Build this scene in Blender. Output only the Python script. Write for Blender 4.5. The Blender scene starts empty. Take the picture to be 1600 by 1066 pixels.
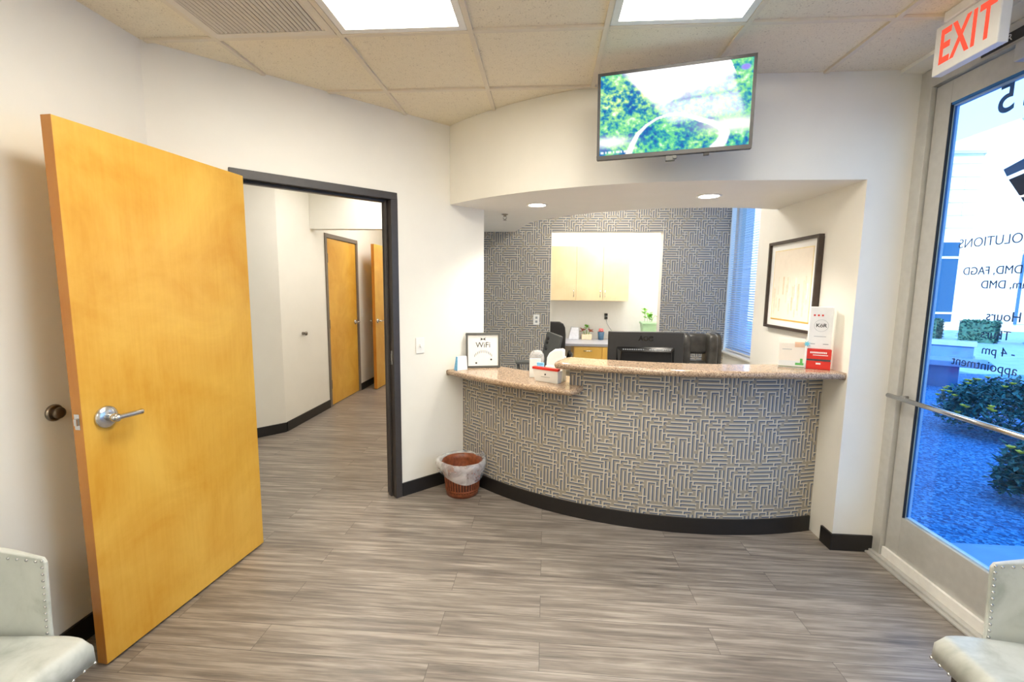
import bpy, bmesh, math, random
from mathutils import Vector, Matrix, noise

S = bpy.context.scene
COL = S.collection
PI = math.pi
random.seed(11)
R2 = math.sqrt(0.5)

# ------------------------------------------------------------------ materials
def srgb(r, g, b):
    f = lambda c: (c / 255 / 12.92) if c / 255 <= .04045 else ((c / 255 + .055) / 1.055) ** 2.4
    return (f(r), f(g), f(b), 1)

class NT:
    """small helper around a node tree"""
    def __init__(s, name):
        s.m = bpy.data.materials.new(name); s.m.use_nodes = True
        s.t = s.m.node_tree; s.t.nodes.clear()
        s.out = s.n('ShaderNodeOutputMaterial')
    def n(s, kind, **kw):
        x = s.t.nodes.new(kind)
        for k, v in kw.items():
            if k.startswith('_'): setattr(x, k[1:], v)
            else: x.inputs[k.replace('__', ' ')].default_value = v
        return x
    def l(s, a, b): s.t.links.new(a, b)
    def ramp(s, fac, stops):
        r = s.n('ShaderNodeValToRGB'); e = r.color_ramp.elements
        while len(e) < len(stops): e.new(.5)
        for i, (p, c) in enumerate(stops): e[i].position = p; e[i].color = c
        s.l(fac, r.inputs[0]); return r.outputs[0]
    def coord(s, scale=(1, 1, 1), kind='Object', rot=(0, 0, 0)):
        tc = s.n('ShaderNodeTexCoord'); mp = s.n('ShaderNodeMapping')
        mp.inputs['Scale'].default_value = scale; mp.inputs['Rotation'].default_value = rot
        s.l(tc.outputs[kind], mp.inputs[0]); return mp.outputs[0]
    def noise(s, vec, scale, detail=3, rough=.5, dist=0):
        x = s.n('ShaderNodeTexNoise', Scale=scale, Detail=detail, Roughness=rough, Distortion=dist)
        s.l(vec, x.inputs['Vector']); return x.outputs[0]
    def pbsdf(s, **kw):
        b = s.n('ShaderNodeBsdfPrincipled', **kw); s.l(b.outputs[0], s.out.inputs[0]); return b
    def bump(s, h, strength, dist, b):
        x = s.n('ShaderNodeBump', Strength=strength, Distance=dist); s.l(h, x.inputs['Height']); s.l(x.outputs[0], b.inputs['Normal'])

def plain(name, col, rough=.5, metal=0, spec=.5, var=.06, scale=30, bump=0):
    """procedural plain colour: slight noise variation and optional grain"""
    k = NT(name); b = k.pbsdf(Roughness=rough, Metallic=metal)
    b.inputs['Specular IOR Level'].default_value = spec
    v = k.coord(); f = k.noise(v, scale)
    lo = tuple(c * (1 - var) for c in col[:3]) + (1,); hi = tuple(min(1, c * (1 + var)) for c in col[:3]) + (1,)
    k.l(k.ramp(f, [(.3, lo), (.7, hi)]), b.inputs['Base Color'])
    if bump: k.bump(k.noise(v, scale * 6), bump, .002, b)
    return k.m

def emit(name, col, strength):
    k = NT(name); e = k.n('ShaderNodeEmission', Color=col, Strength=strength); k.l(e.outputs[0], k.out.inputs[0]); return k.m

M = {}
M['wall'] = plain('wall_paint', (.84, .825, .765, 1), .55, var=.012, scale=6, bump=.08)
M['white'] = plain('white_paint', (.83, .825, .80, 1), .45, var=.01)
M['base'] = plain('black_vinyl_base', srgb(30, 27, 26), .45, var=.1)
M['bronze'] = plain('charcoal_frame_paint', srgb(62, 58, 57), .35, var=.08)
M['alu'] = plain('satin_aluminium', srgb(200, 199, 194), .42, metal=.25, var=.04)
M['alu_light'] = plain('bright_weather_strip', srgb(246, 245, 240), .5, var=.03)
M['dark_gasket'] = plain('dark_gasket', srgb(28, 34, 44), .6)
M['chrome'] = plain('satin_chrome', srgb(205, 205, 205), .22, metal=1, var=.03)
M['nickel'] = plain('brushed_nickel', srgb(150, 142, 132), .3, metal=1)
M['brass_dark'] = plain('dull_steel_hinge', srgb(110, 98, 84), .4, metal=.8)
M['plastic_w'] = plain('white_plastic', (.86, .86, .84, 1), .35, var=.02)
M['paper'] = plain('white_paper', (.84, .84, .82, 1), .7, var=.02)
M['cream_paper'] = plain('cream_paper', srgb(238, 236, 224), .7, var=.02)
M['black'] = plain('black_plastic', srgb(38, 37, 37), .4, var=.1)
M['black_gloss'] = plain('gloss_black', srgb(16, 16, 17), .15, var=.05)
M['grey_shell'] = plain('dark_grey_plastic', srgb(84, 85, 83), .45, var=.05)
M['red'] = plain('red_card', srgb(214, 46, 34), .5, var=.04)
M['ink'] = plain('black_ink', srgb(42, 42, 46), .6)
M['grey_ink'] = plain('grey_ink', srgb(150, 155, 160), .6)
M['skyblue'] = plain('light_blue_print', srgb(120, 190, 235), .6, var=.15, scale=60)
M['green_print'] = plain('green_print', srgb(90, 190, 80), .6)
M['peach'] = plain('peach_print', srgb(240, 196, 160), .6)
M['pale_peach'] = plain('pale_cream_print', srgb(249, 238, 222), .6, var=.02)
M['gold'] = plain('gold_line', srgb(226, 178, 80), .4, var=.1)
M['leafgreen'] = plain('houseplant_leaf', srgb(120, 190, 60), .5, var=.3, scale=40)
M['succ_red'] = plain('reddish_leaf', srgb(176, 92, 70), .5, var=.2)
M['potgreen'] = plain('pale_green_pot', srgb(170, 208, 165), .45, var=.03)
M['potcream'] = plain('cream_pot', srgb(236, 222, 190), .5)
M['cupblue'] = plain('blue_patterned_cup', srgb(60, 96, 128), .4, var=.5, scale=90)
M['pink'] = plain('pink_paper', srgb(232, 130, 130), .6)
M['grey_top'] = plain('grey_laminate', srgb(168, 168, 176), .35, var=.04)
M['leg'] = plain('dark_stained_leg', srgb(38, 26, 22), .4, var=.2)
M['concrete'] = plain('pale_concrete', (.18, .36, .62, 1), .85, var=.1, scale=4, bump=.3)
M['bench_stone'] = plain('blue_grey_stone', (.05, .16, .36, 1), .8, var=.12, scale=5)
M['bench_top'] = plain('pale_stone_cap', (.22, .36, .58, 1), .8, var=.08, scale=5)
M['bldg'] = plain('pale_stone_cladding', (.86, .85, .83, 1), .8, var=.05, scale=1.5)
M['bldg_line'] = plain('stone_joint', (.45, .50, .58, 1), .8)
M['dark_window'] = plain('dark_window_glass', (.02, .10, .22, 1), .6, spec=.1)
M['hedge'] = plain('clipped_hedge', (.03, .13, .10, 1), .7, var=.5, scale=14)
M['shrubleaf'] = plain('shrub_leaf', (.02, .15, .15, 1), .6, var=.6, scale=25)
M['yellow'] = plain('yellow_petals', (.80, .66, .06, 1), .6, var=.1)
M['decal'] = plain('blue_vinyl_lettering', (.012, .045, .14, 1), .6)
M['decal_navy'] = plain('navy_vinyl', (.006, .012, .04, 1), .6)
M['decal_blue'] = plain('blue_vinyl', (.008, .09, .30, 1), .6)
M['sticker'] = plain('dark_sticker', srgb(48, 48, 50), .6)

def m_maple(name, lo, hi, rough=.32):
    k = NT(name); b = k.pbsdf(Roughness=rough)
    v = k.coord((1, 1, 1)); f = k.noise(v, 2.6, 5, .6, .5)
    v2 = k.coord((40, 40, 2.0)); g = k.noise(v2, 1.6, 4, .6)
    mx = k.n('ShaderNodeMath', _operation='MULTIPLY_ADD'); mx.inputs[1].default_value = .22
    k.l(g, mx.inputs[0]); k.l(f, mx.inputs[2])
    k.l(k.ramp(mx.outputs[0], [(.40, lo), (.78, hi)]), b.inputs['Base Color'])
    return k.m
M['maple'] = m_maple('golden_maple_veneer', srgb(208, 150, 44), srgb(230, 184, 82))
M['maple_edge'] = m_maple('maple_edge_band', srgb(188, 120, 42), srgb(204, 140, 58))
M['maple_pale'] = m_maple('pale_maple_laminate', srgb(226, 202, 156), srgb(236, 216, 176))
M['maple_drawer'] = m_maple('maple_drawer_front', srgb(226, 180, 88), srgb(238, 196, 104))

def m_floor():
    k = NT('grey_wood_plank_vinyl'); b = k.pbsdf()
    v = k.coord()
    br = k.n('ShaderNodeTexBrick', Scale=1, Mortar__Size=.0011, Mortar__Smooth=.2, Bias=0, Brick__Width=1.22, Row__Height=.152)
    br.offset = .37; br.inputs['Color1'].default_value = (0, 0, 0, 1); br.inputs['Color2'].default_value = (1, 1, 1, 1)
    br.inputs['Mortar'].default_value = (.5, .5, .5, 1)
    k.l(v, br.inputs['Vector'])
    # shift grain from plank to plank
    sc = k.n('ShaderNodeVectorMath', _operation='MULTIPLY_ADD'); k.l(br.outputs['Color'], sc.inputs[0])
    sc.inputs[1].default_value = (7, 3, 0); k.l(v, sc.inputs[2])
    mp = k.n('ShaderNodeMapping'); mp.inputs['Scale'].default_value = (1.3, 22, 1); k.l(sc.outputs[0], mp.inputs[0])
    g = k.noise(mp.outputs[0], 1.5, 6, .62, .35)
    mp2 = k.n('ShaderNodeMapping'); mp2.inputs['Scale'].default_value = (4, 90, 1); k.l(sc.outputs[0], mp2.inputs[0])
    g2 = k.noise(mp2.outputs[0], 1.5, 3, .6)
    a = k.n('ShaderNodeMath', _operation='MULTIPLY_ADD'); a.inputs[1].default_value = .35; k.l(g2, a.inputs[0]); k.l(g, a.inputs[2])
    c = k.n('ShaderNodeMath', _operation='MULTIPLY_ADD'); c.inputs[1].default_value = .055
    sep = k.n('ShaderNodeSeparateColor'); k.l(br.outputs['Color'], sep.inputs[0]); k.l(sep.outputs[0], c.inputs[0]); k.l(a.outputs[0], c.inputs[2])
    col = k.ramp(c.outputs[0], [(.42, srgb(82, 75, 70)), (.68, srgb(130, 121, 112)), (.95, srgb(178, 168, 157))])
    mix = k.n('ShaderNodeMix', _data_type='RGBA'); k.l(br.outputs['Fac'], mix.inputs[0]); k.l(col, mix.inputs[6])
    mix.inputs[7].default_value = srgb(80, 73, 69); k.l(mix.outputs[2], b.inputs['Base Color'])
    k.l(k.ramp(g, [(.2, (.30, .30, .30, 1)), (.9, (.46, .46, .46, 1))]), b.inputs['Roughness'])
    k.bump(a.outputs[0], .12, .002, b)
    return k.m
M['floor'] = m_floor()

def m_tile():
    k = NT('speckled_ceiling_tile'); b = k.pbsdf(Roughness=.9)
    b.inputs['Specular IOR Level'].default_value = .1
    v = k.coord(); f = k.noise(v, 130, 2, .6); f2 = k.noise(v, 30, 2, .5)
    s = k.n('ShaderNodeMath', _operation='MULTIPLY_ADD'); s.inputs[1].default_value = .35; k.l(f2, s.inputs[0]); k.l(f, s.inputs[2])
    k.l(k.ramp(s.outputs[0], [(.46, srgb(190, 178, 155)), (.54, srgb(234, 225, 203)), (.9, srgb(242, 233, 211))]), b.inputs['Base Color'])
    k.bump(f, .3, .003, b)
    return k.m
M['tile'] = m_tile()
M['grid'] = plain('ceiling_grid_paint', srgb(226, 216, 196), .5, var=.02)
M['vent'] = plain('vent_paint', srgb(226, 219, 205), .5, var=.02)
M['vent_dark'] = plain('vent_inside', srgb(168, 160, 146), .8)

def m_granite():
    k = NT('speckled_tan_granite'); b = k.pbsdf(Roughness=.12)
    v = k.coord(); f = k.noise(v, 140, 3, .7); f2 = k.noise(v, 28, 2, .5)
    vo = k.n('ShaderNodeTexVoronoi', Scale=220); k.l(v, vo.inputs['Vector'])
    sp = k.n('ShaderNodeSeparateColor'); k.l(vo.outputs['Color'], sp.inputs[0])
    s = k.n('ShaderNodeMath', _operation='MULTIPLY_ADD'); s.inputs[1].default_value = .45; k.l(sp.outputs[0], s.inputs[0]); k.l(f, s.inputs[2])
    k.l(k.ramp(s.outputs[0], [(.40, srgb(84, 69, 61)), (.56, srgb(142, 120, 101)), (.74, srgb(172, 147, 122)), (.97, srgb(198, 175, 149))]), b.inputs['Base Color'])
    return k.m
M['granite'] = m_granite()

M['wp_tan'] = plain('wallpaper_ground', srgb(153, 146, 134), .6, var=.05)
M['wp_cream'] = plain('wallpaper_cream_line', srgb(203, 196, 180), .5, var=.03)
M['wp_blue'] = plain('wallpaper_blue_line', srgb(88, 99, 120), .6, var=.05)

def m_leather():
    k = NT('pale_grey_green_leather'); b = k.pbsdf(Roughness=.42)
    v = k.coord(); f = k.noise(v, 5.5, 4, .6, .6)
    k.l(k.ramp(f, [(.3, srgb(160, 166, 159)), (.5, srgb(194, 198, 193)), (.8, srgb(210, 213, 209))]), b.inputs['Base Color'])
    k.bump(k.noise(v, 160, 3), .12, .002, b); return k.m
M['leather'] = m_leather()
def m_blackleather():
    k = NT('black_leather'); b = k.pbsdf(Roughness=.36)
    v = k.coord(); f = k.noise(v, 20, 4)
    k.l(k.ramp(f, [(.3, srgb(34, 33, 32)), (.8, srgb(66, 64, 60))]), b.inputs['Base Color'])
    k.bump(k.noise(v, 30, 4), .35, .01, b); return k.m
M['bleather'] = m_blackleather()

def m_gravel():
    k = NT('gravel_daylight_blue'); b = k.pbsdf(Roughness=.85)  # the blue cast of the daylight is put into the gravel colour
    v = k.coord(); vo = k.n('ShaderNodeTexVoronoi', Scale=56); k.l(v, vo.inputs['Vector'])
    sp = k.n('ShaderNodeSeparateColor'); k.l(vo.outputs['Color'], sp.inputs[0])
    k.l(k.ramp(sp.outputs[0], [(.05, (.004, .075, .25, 1)), (.55, (.012, .20, .52, 1)), (.97, (.09, .38, .74, 1))]), b.inputs['Base Color'])
    k.bump(vo.outputs['Distance'], .8, .02, b); return k.m
M['gravel'] = m_gravel()

def m_glass(name, tint, refl=.06):
    k = NT(name)
    t = k.n('ShaderNodeBsdfTransparent', Color=tint); g = k.n('ShaderNodeBsdfGlossy', Roughness=.02)
    lw = k.n('ShaderNodeLayerWeight', Blend=.5); pw_ = k.n('ShaderNodeMath', _operation='POWER'); pw_.inputs[1].default_value = 5
    f = k.n('ShaderNodeMath', _operation='MULTIPLY_ADD'); f.inputs[1].default_value = .8; f.inputs[2].default_value = refl * .5
    k.l(lw.outputs['Facing'], pw_.inputs[0]); k.l(pw_.outputs[0], f.inputs[0]); mx = k.n('ShaderNodeMixShader')
    k.l(f.outputs[0], mx.inputs[0]); k.l(t.outputs[0], mx.inputs[1]); k.l(g.outputs[0], mx.inputs[2]); k.l(mx.outputs[0], k.out.inputs[0])
    return k.m
M['glass'] = m_glass('clear_glass', (.86, .94, 1, 1))
M['glass_pic'] = m_glass('picture_glass', (.98, .98, .98, 1))
def m_slat():
    k = NT('translucent_slat'); d = k.n('ShaderNodeBsdfDiffuse', Color=(.72, .80, .90, 1)); t = k.n('ShaderNodeBsdfTranslucent', Color=(.55, .74, .95, 1))
    v = k.coord(); f = k.noise(v, 8); mx = k.n('ShaderNodeMixShader'); k.l(k.ramp(f, [(0, (.42, .42, .42, 1)), (1, (.52, .52, .52, 1))]), mx.inputs[0])
    k.l(d.outputs[0], mx.inputs[1]); k.l(t.outputs[0], mx.inputs[2]); k.l(mx.outputs[0], k.out.inputs[0]); return k.m
def m_liner(name, a, col):
    k = NT(name)
    t = k.n('ShaderNodeBsdfTransparent', Color=(1, 1, 1, 1)); b = k.n('ShaderNodeBsdfPrincipled', Roughness=.25)
    b.inputs['Base Color'].default_value = col
    v = k.coord(); f = k.noise(v, 9, 3, .6, .8)
    mx = k.n('ShaderNodeMixShader'); k.l(k.ramp(f, [(.35, (a * .55,) * 3 + (1,)), (.7, (a * 1.35,) * 3 + (1,))]), mx.inputs[0])
    k.l(t.outputs[0], mx.inputs[1]); k.l(b.outputs[0], mx.inputs[2]); k.l(mx.outputs[0], k.out.inputs[0]); return k.m
M['liner'] = m_liner('clear_plastic_liner', .42, (.9, .9, .92, 1))
M['clearpl'] = m_liner('clear_plastic', .4, (.8, .8, .8, 1))
def m_basket():
    k = NT('brown_basket_plastic'); b = k.pbsdf(Roughness=.4); v = k.coord(); f = k.noise(v, 40, 3)
    k.l(k.ramp(f, [(.3, srgb(112, 58, 34)), (.75, srgb(156, 86, 52))]), b.inputs['Base Color']); return k.m
M['basket'] = m_basket()
M['basket_dark'] = plain('basket_groove', srgb(70, 34, 22), .6)

# lights
WARM = (1, .925, .80, 1)
M['troffer'] = emit('troffer_diffuser', (1, .925, .79, 1), 17)
M['troffer_rec'] = emit('troffer_diffuser_reception', (1, .94, .85, 1), 25.0)
M['troffer_hall'] = emit('troffer_diffuser_hall', (1, .95, .88, 1), 11.5)
M['troffer_brk'] = emit('troffer_diffuser_back_room', (1, .97, .93, 1), 23.0)
M['down'] = emit('downlight_lens', (1, .92, .78, 1), 30)
M['exit_red'] = emit('exit_letter_glow', (1, .10, .055, 1), 1.1)

# ------------------------------------------------------------------ mesh builder
class MB:
    def __init__(s): s.v = []; s.f = []; s.mi = []; s.sm = []
    def add(s, vs, fs, mi=0, smooth=False, mat=None):
        o = len(s.v)
        for p in vs: s.v.append(tuple(mat @ Vector(p)) if mat else tuple(p))
        for f in fs: s.f.append([o + i for i in f]); s.mi.append(mi); s.sm.append(smooth)
        return s
    def box(s, x0, x1, y0, y1, z0, z1, mi=0, mat=None):
        vs = [(x, y, z) for z in (z0, z1) for y in (y0, y1) for x in (x0, x1)]
        return s.add(vs, [(0, 2, 3, 1), (4, 5, 7, 6), (0, 1, 5, 4), (2, 6, 7, 3), (0, 4, 6, 2), (1, 3, 7, 5)], mi, False, mat)
    def prism(s, poly, z0, z1, mi=0, mat=None):
        n = len(poly)
        vs = [(p[0], p[1], z0) for p in poly] + [(p[0], p[1], z1) for p in poly]
        fs = [tuple(reversed(range(n))), tuple(range(n, 2 * n))] + [(i, (i + 1) % n, n + (i + 1) % n, n + i) for i in range(n)]
        return s.add(vs, fs, mi, False, mat)
    def strip(s, inner, outer, z0, z1, mi=0):
        """ring-like slab between two polylines of equal length"""
        n = len(inner)
        vs = [(p[0], p[1], z) for z in (z0, z1) for p in inner + outer]
        fs = []
        for i in range(n - 1):
            a, b, c, d = i, i + 1, n + i, n + i + 1
            fs += [(a, b, d, c), (2 * n + a, 2 * n + c, 2 * n + d, 2 * n + b), (a, 2 * n + a, 2 * n + b, b), (c, d, 2 * n + d, 2 * n + c)]
        fs += [(0, n, 3 * n, 2 * n), (n - 1, 3 * n - 1, 4 * n - 1, 2 * n - 1)]
        return s.add(vs, fs, mi)
    def lathe(s, prof, seg=24, mi=0, mat=None, cap=True, smooth=True, rfun=None):
        n = len(prof); vs = []
        for k in range(seg):
            a = 2 * PI * k / seg
            for (r, z) in prof:
                rr = r * (rfun(a, z) if rfun else 1); vs.append((rr * math.cos(a), rr * math.sin(a), z))
        fs = []
        for k in range(seg):
            k2 = (k + 1) % seg
            for i in range(n - 1): fs.append((k * n + i, k2 * n + i, k2 * n + i + 1, k * n + i + 1))
        s.add(vs, fs, mi, smooth, mat)
        if cap:
            for i, rev in ((0, True), (n - 1, False)):
                if prof[i][0] > 1e-6:
                    ids = [k * n + i for k in range(seg)]
                    s.add([vs[j] for j in ids], [tuple(reversed(range(seg))) if rev else tuple(range(seg))], mi, False, mat)
        return s
    def cyl(s, a, b, r, r2=None, seg=16, mi=0, smooth=True):
        a = Vector(a); b = Vector(b); r2 = r if r2 is None else r2
        q = (b - a).to_track_quat('Z', 'Y').to_matrix().to_4x4(); m = Matrix.Translation(a) @ q
        return s.lathe([(r, 0), (r2, (b - a).length)], seg, mi, m, True, smooth)
    def tube(s, pts, r, seg=10, mi=0):
        pts = [Vector(p) for p in pts]; rings = []
        for i, p in enumerate(pts):
            t = (pts[min(i + 1, len(pts) - 1)] - pts[max(i - 1, 0)]).normalized()
            q = t.to_track_quat('Z', 'Y')
            rings.append([p + q @ Vector((r * math.cos(2 * PI * k / seg), r * math.sin(2 * PI * k / seg), 0)) for k in range(seg)])
        vs = [v for g in rings for v in g]; fs = []
        for i in range(len(pts) - 1):
            for k in range(seg): fs.append((i * seg + k, i * seg + (k + 1) % seg, (i + 1) * seg + (k + 1) % seg, (i + 1) * seg + k))
        fs += [tuple(reversed(range(seg))), tuple(range((len(pts) - 1) * seg, len(pts) * seg))]
        return s.add(vs, fs, mi, True)
    def ball(s, c, rx, ry=None, rz=None, seg=12, mi=0):
        ry = ry or rx; rz = rz or rx
        prof = [(math.sin(PI * i / 8), -math.cos(PI * i / 8)) for i in range(9)]
        return s.lathe(prof, seg, mi, Matrix.Translation(c) @ Matrix.Diagonal((rx, ry, rz, 1)), False)
    def sbox(s, c, sx, sy, sz, e=.35, n=12, mi=0, mat=None):
        """soft cushion: superellipsoid"""
        sg = lambda t, p: math.copysign(abs(t) ** p, t)
        vs = []; fs = []; U = n * 2
        for i in range(n + 1):
            ph = -PI / 2 + PI * i / n
            for j in range(U):
                th = 2 * PI * j / U
                vs.append((c[0] + sx * sg(math.cos(ph), e) * sg(math.cos(th), e), c[1] + sy * sg(math.cos(ph), e) * sg(math.sin(th), e), c[2] + sz * sg(math.sin(ph), e)))
        for i in range(n):
            for j in range(U): fs.append((i * U + j, i * U + (j + 1) % U, (i + 1) * U + (j + 1) % U, (i + 1) * U + j))
        return s.add(vs, fs, mi, True, mat)
    def split(s, name, mats, parent=None, **kw):
        """one object for every separate piece"""
        par = list(range(len(s.v)))
        def fd(i):
            while par[i] != i: par[i] = par[par[i]]; i = par[i]
            return i
        for f in s.f:
            for i in f[1:]: par[fd(i)] = fd(f[0])
        grp = {}
        for q, f in enumerate(s.f): grp.setdefault(fd(f[0]), []).append(q)
        for fl in grp.values():
            m = MB(); mp = {}
            for q in fl:
                for i in s.f[q]:
                    if i not in mp: mp[i] = len(m.v); m.v.append(s.v[i])
                m.f.append([mp[i] for i in s.f[q]]); m.mi.append(s.mi[q]); m.sm.append(s.sm[q])
            m.build(name, mats, parent, **kw)
    def build(s, name, mats, parent=None, loc=None, rz=0, bevel=0, seg=2, rot=None):
        me = bpy.data.meshes.new(name)
        me.from_pydata(s.v, [], s.f)
        for m in (mats if isinstance(mats, (list, tuple)) else [mats]): me.materials.append(m)
        me.polygons.foreach_set('material_index', s.mi); me.polygons.foreach_set('use_smooth', s.sm)
        bm = bmesh.new(); bm.from_mesh(me); bmesh.ops.remove_doubles(bm, verts=bm.verts, dist=1e-6)
        bmesh.ops.recalc_face_normals(bm, faces=bm.faces); bm.to_mesh(me); bm.free(); me.update()
        o = bpy.data.objects.new(name, me); COL.objects.link(o)
        if parent: o.parent = parent
        if loc: o.location = loc
        if rot: o.rotation_euler = rot
        elif rz: o.rotation_euler = (0, 0, rz)
        if bevel:
            b = o.modifiers.new('soft_edges', 'BEVEL'); b.width = bevel; b.segments = seg; b.limit_method = 'ANGLE'; b.angle_limit = math.radians(40)
            b.harden_normals = False
        return o

def thing(name, label, cat, loc=(0, 0, 0), rz=0, group=None, kind=None):
    o = bpy.data.objects.new(name, None); COL.objects.link(o); o.empty_display_size = .1
    o.location = loc; o.rotation_euler = (0, 0, rz); return tag(o, label, cat, group, kind)
def tag(o, label, cat, group=None, kind=None):
    o['label'] = label; o['category'] = cat
    if group: o['group'] = group
    if kind: o['kind'] = kind
    return o
def struct(o): o['kind'] = 'structure'; return o

def text(name, body, size, mat, parent, M4, ext=.0005, align='CENTER', space=1, weight=0, xscale=1):
    """real lettering as a mesh; M4 places the text plane (x right, y up)"""
    c = bpy.data.curves.new(name, 'FONT'); c.body = body; c.size = size; c.extrude = ext; c.align_x = align; c.align_y = 'CENTER'
    c.space_character = space; c.offset = weight
    t = bpy.data.objects.new(name, c); COL.objects.link(t)
    dg = bpy.context.evaluated_depsgraph_get(); me = bpy.data.meshes.new_from_object(t.evaluated_get(dg))
    bpy.data.objects.remove(t); bpy.data.curves.remove(c)
    me.name = name; me.materials.clear(); me.materials.append(mat)
    me.transform(M4 @ Matrix.Diagonal((xscale, 1, 1, 1)))
    o = bpy.data.objects.new(name, me); COL.objects.link(o); o.parent = parent; return o
def frame4(o, x, y, z=None):
    x = Vector(x).normalized(); y = Vector(y).normalized(); z = x.cross(y)
    m = Matrix((x, y, z)).transposed().to_4x4(); m.translation = Vector(o); return m

# ------------------------------------------------------------------ dimensions (metres, floor z = 0)
XL, XR, XN = -1.967, 1.975, 1.73          # left wall, storefront line, niche wall
YT, H = 2.70, 2.70                        # wall under the television, ceiling
CX, CY = 1.01, 5.12                       # centre of the curved soffit and desk
YB = 5.12                                 # papered wall
ZS = 2.142                                # underside of soffit
HB = .10                                  # base height
def arc(r, a0, a1, n=28, c=(CX, CY)):
    return [(c[0] + r * math.sin(a0 + (a1 - a0) * i / n), c[1] - r * math.cos(a0 + (a1 - a0) * i / n)) for i in range(n + 1)]
def ang(x, r): return math.asin((x - CX) / r)
def w45(s, d=0): return (XL + R2 * s - R2 * d, 2.192 + R2 * s + R2 * d)    # s along the slanted wall, d behind it
def hit45(r):
    """angle at which a circle of radius r round the desk centre meets the slanted wall face"""
    lo, hi = -1.2, 0
    for _ in range(60):
        m = (lo + hi) / 2; x, y = CX + r * math.sin(m), CY - r * math.cos(m)
        if y > x + 4.159: lo = m
        else: hi = m
    return hi

# ------------------------------------------------------------------ shell
struct(MB().box(-3.6, 2.03, -2.6, 7.6, -.1, 0).build('floor', M['floor']))
struct(MB().box(-3.7, 2.2, -2.7, 7.7, H, H + .1).build('ceiling', M['tile']))
# grid of the suspended ceiling
g = MB(); gx0, gy0, T = -1.5863, 2.1992, .61
def front_y(x): return YT if x > CX else CY - math.sqrt(max(0, 2.42 ** 2 - (x - CX) ** 2))
for i in range(0, 6):
    x = gx0 + i * T
    y1 = min(x + 4.159, front_y(x)) - .004
    g.box(x - .012, x + .012, -2.58, y1, H - .012, H - .0005)
for j in range(-7, 2):
    y = gy0 + j * T
    x0 = max(XL, y - 4.159) + .004; x1 = 1.838
    if y > YT: x1 = CX - math.sqrt(2.42 ** 2 - (CY - y) ** 2) - .004
    xs = [x0] + [gx0 + i * T for i in range(6) if x0 + .02 < gx0 + i * T < x1] + [x1]
    for a, b in zip(xs[:-1], xs[1:]):
        g.box(a + .0125, b - .0125, y - .012, y + .012, H - .012, H - .0005)
struct(g.build('trim_1', M['grid']))
struct(MB().box(1.842, XR + .02, -2.58, YT - .002, H - .02, H - .001).build('trim_2', M['wall']))   # plaster strip beside the glazing

struct(MB().box(XL - .12, XL, -2.6, 2.192, 0, H).build('wall_left', M['wall']))
struct(MB().box(XL - .12, 2.1, -2.72, -2.6, 0, H).build('wall_back', M['wall']))
OS0, OS1, OZ = .352, 1.308, 2.148         # hole for the doorway in the slanted wall
w = MB(); w.box(0, OS0, 0, .12, 0, H).box(OS1, 2.072, 0, .12, 0, H).box(OS0, OS1, 0, .12, OZ, H)
struct(w.build('wall_entry', M['wall'], loc=(XL, 2.192, 0), rz=PI / 4))

# soffit with the wall above the desk, one curved mass
a45 = hit45(2.42)
fr = arc(2.42, a45, 0, 30)
bk = [p for p in arc(1.57, -1.05, .33, 24, (1.2, 5.15))]
poly = fr + [(XN, YT), (XN, 3.66)] + [p for p in reversed(bk) if p[0] < XN - .01 and p[1] < YB - .01] + [(-.36, YB - .004), (-.76, YB - .004), (-.76, 3.92), (-.60, 3.76), (-.52, 3.66)]
struct(MB().prism(poly, ZS, H - .001).build('wall_television', M['wall']))
# pillar and niche wall
struct(MB().box(XN, XR, YT, 3.95, 0, H).box(XR, 2.095, 2.725, 3.95, 0, H).build('wall_right', M['wall']))
struct(MB().box(XR - .02, 2.095, 3.95, 5.26, 0, .855).build('wall_window', M['wall']))
struct(MB().box(XR - .06, 2.06, 3.952, 5.118, .857, .88).build('trim_3', M['white'], bevel=.004))

# labyrinth wallpaper ------------------------------------------------------
def maze(seed):
    """periodic maze with lattice (14,0),(7,12): a spanning tree whose corridors follow a slowly turning direction"""
    rnd = random.Random(seed)
    def cn(x, y):
        k = y // 12; return ((x - 7 * k) % 14, y - 12 * k)
    p = [rnd.uniform(0, 6.28) for _ in range(4)]
    def field(x, y):
        return math.cos(2 * PI * (x / 14 - y / 24) + p[0]) + math.cos(2 * PI * y / 12 + p[1]) + math.cos(2 * PI * (2 * x / 14 - y / 12) + p[2]) + .8 * math.cos(2 * PI * (x / 14 + y / 24 * 3) + p[3])
    par = {(x, y): (x, y) for x in range(14) for y in range(12)}
    def fd(c):
        while par[c] != c: c = par[c]
        return c
    edges = []
    for c in par:
        for d in ((1, 0), (0, 1)):
            f = field(c[0] + d[0] * .5, c[1] + d[1] * .5)
            edges.append(((-f if d[0] else f) * .50 + rnd.uniform(-1, 1), c, d))
    openp = set()
    for w_, c, d in sorted(edges):
        q = cn(c[0] + d[0], c[1] + d[1])
        a, b_ = fd(c), fd(q)
        if a != b_: par[a] = b_; openp.add((c, d)); openp.add((q, (-d[0], -d[1])))
    return lambda x, y, d: (cn(x, y), d) in openp
MZ = maze(3)
PITCH = .0250
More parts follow.
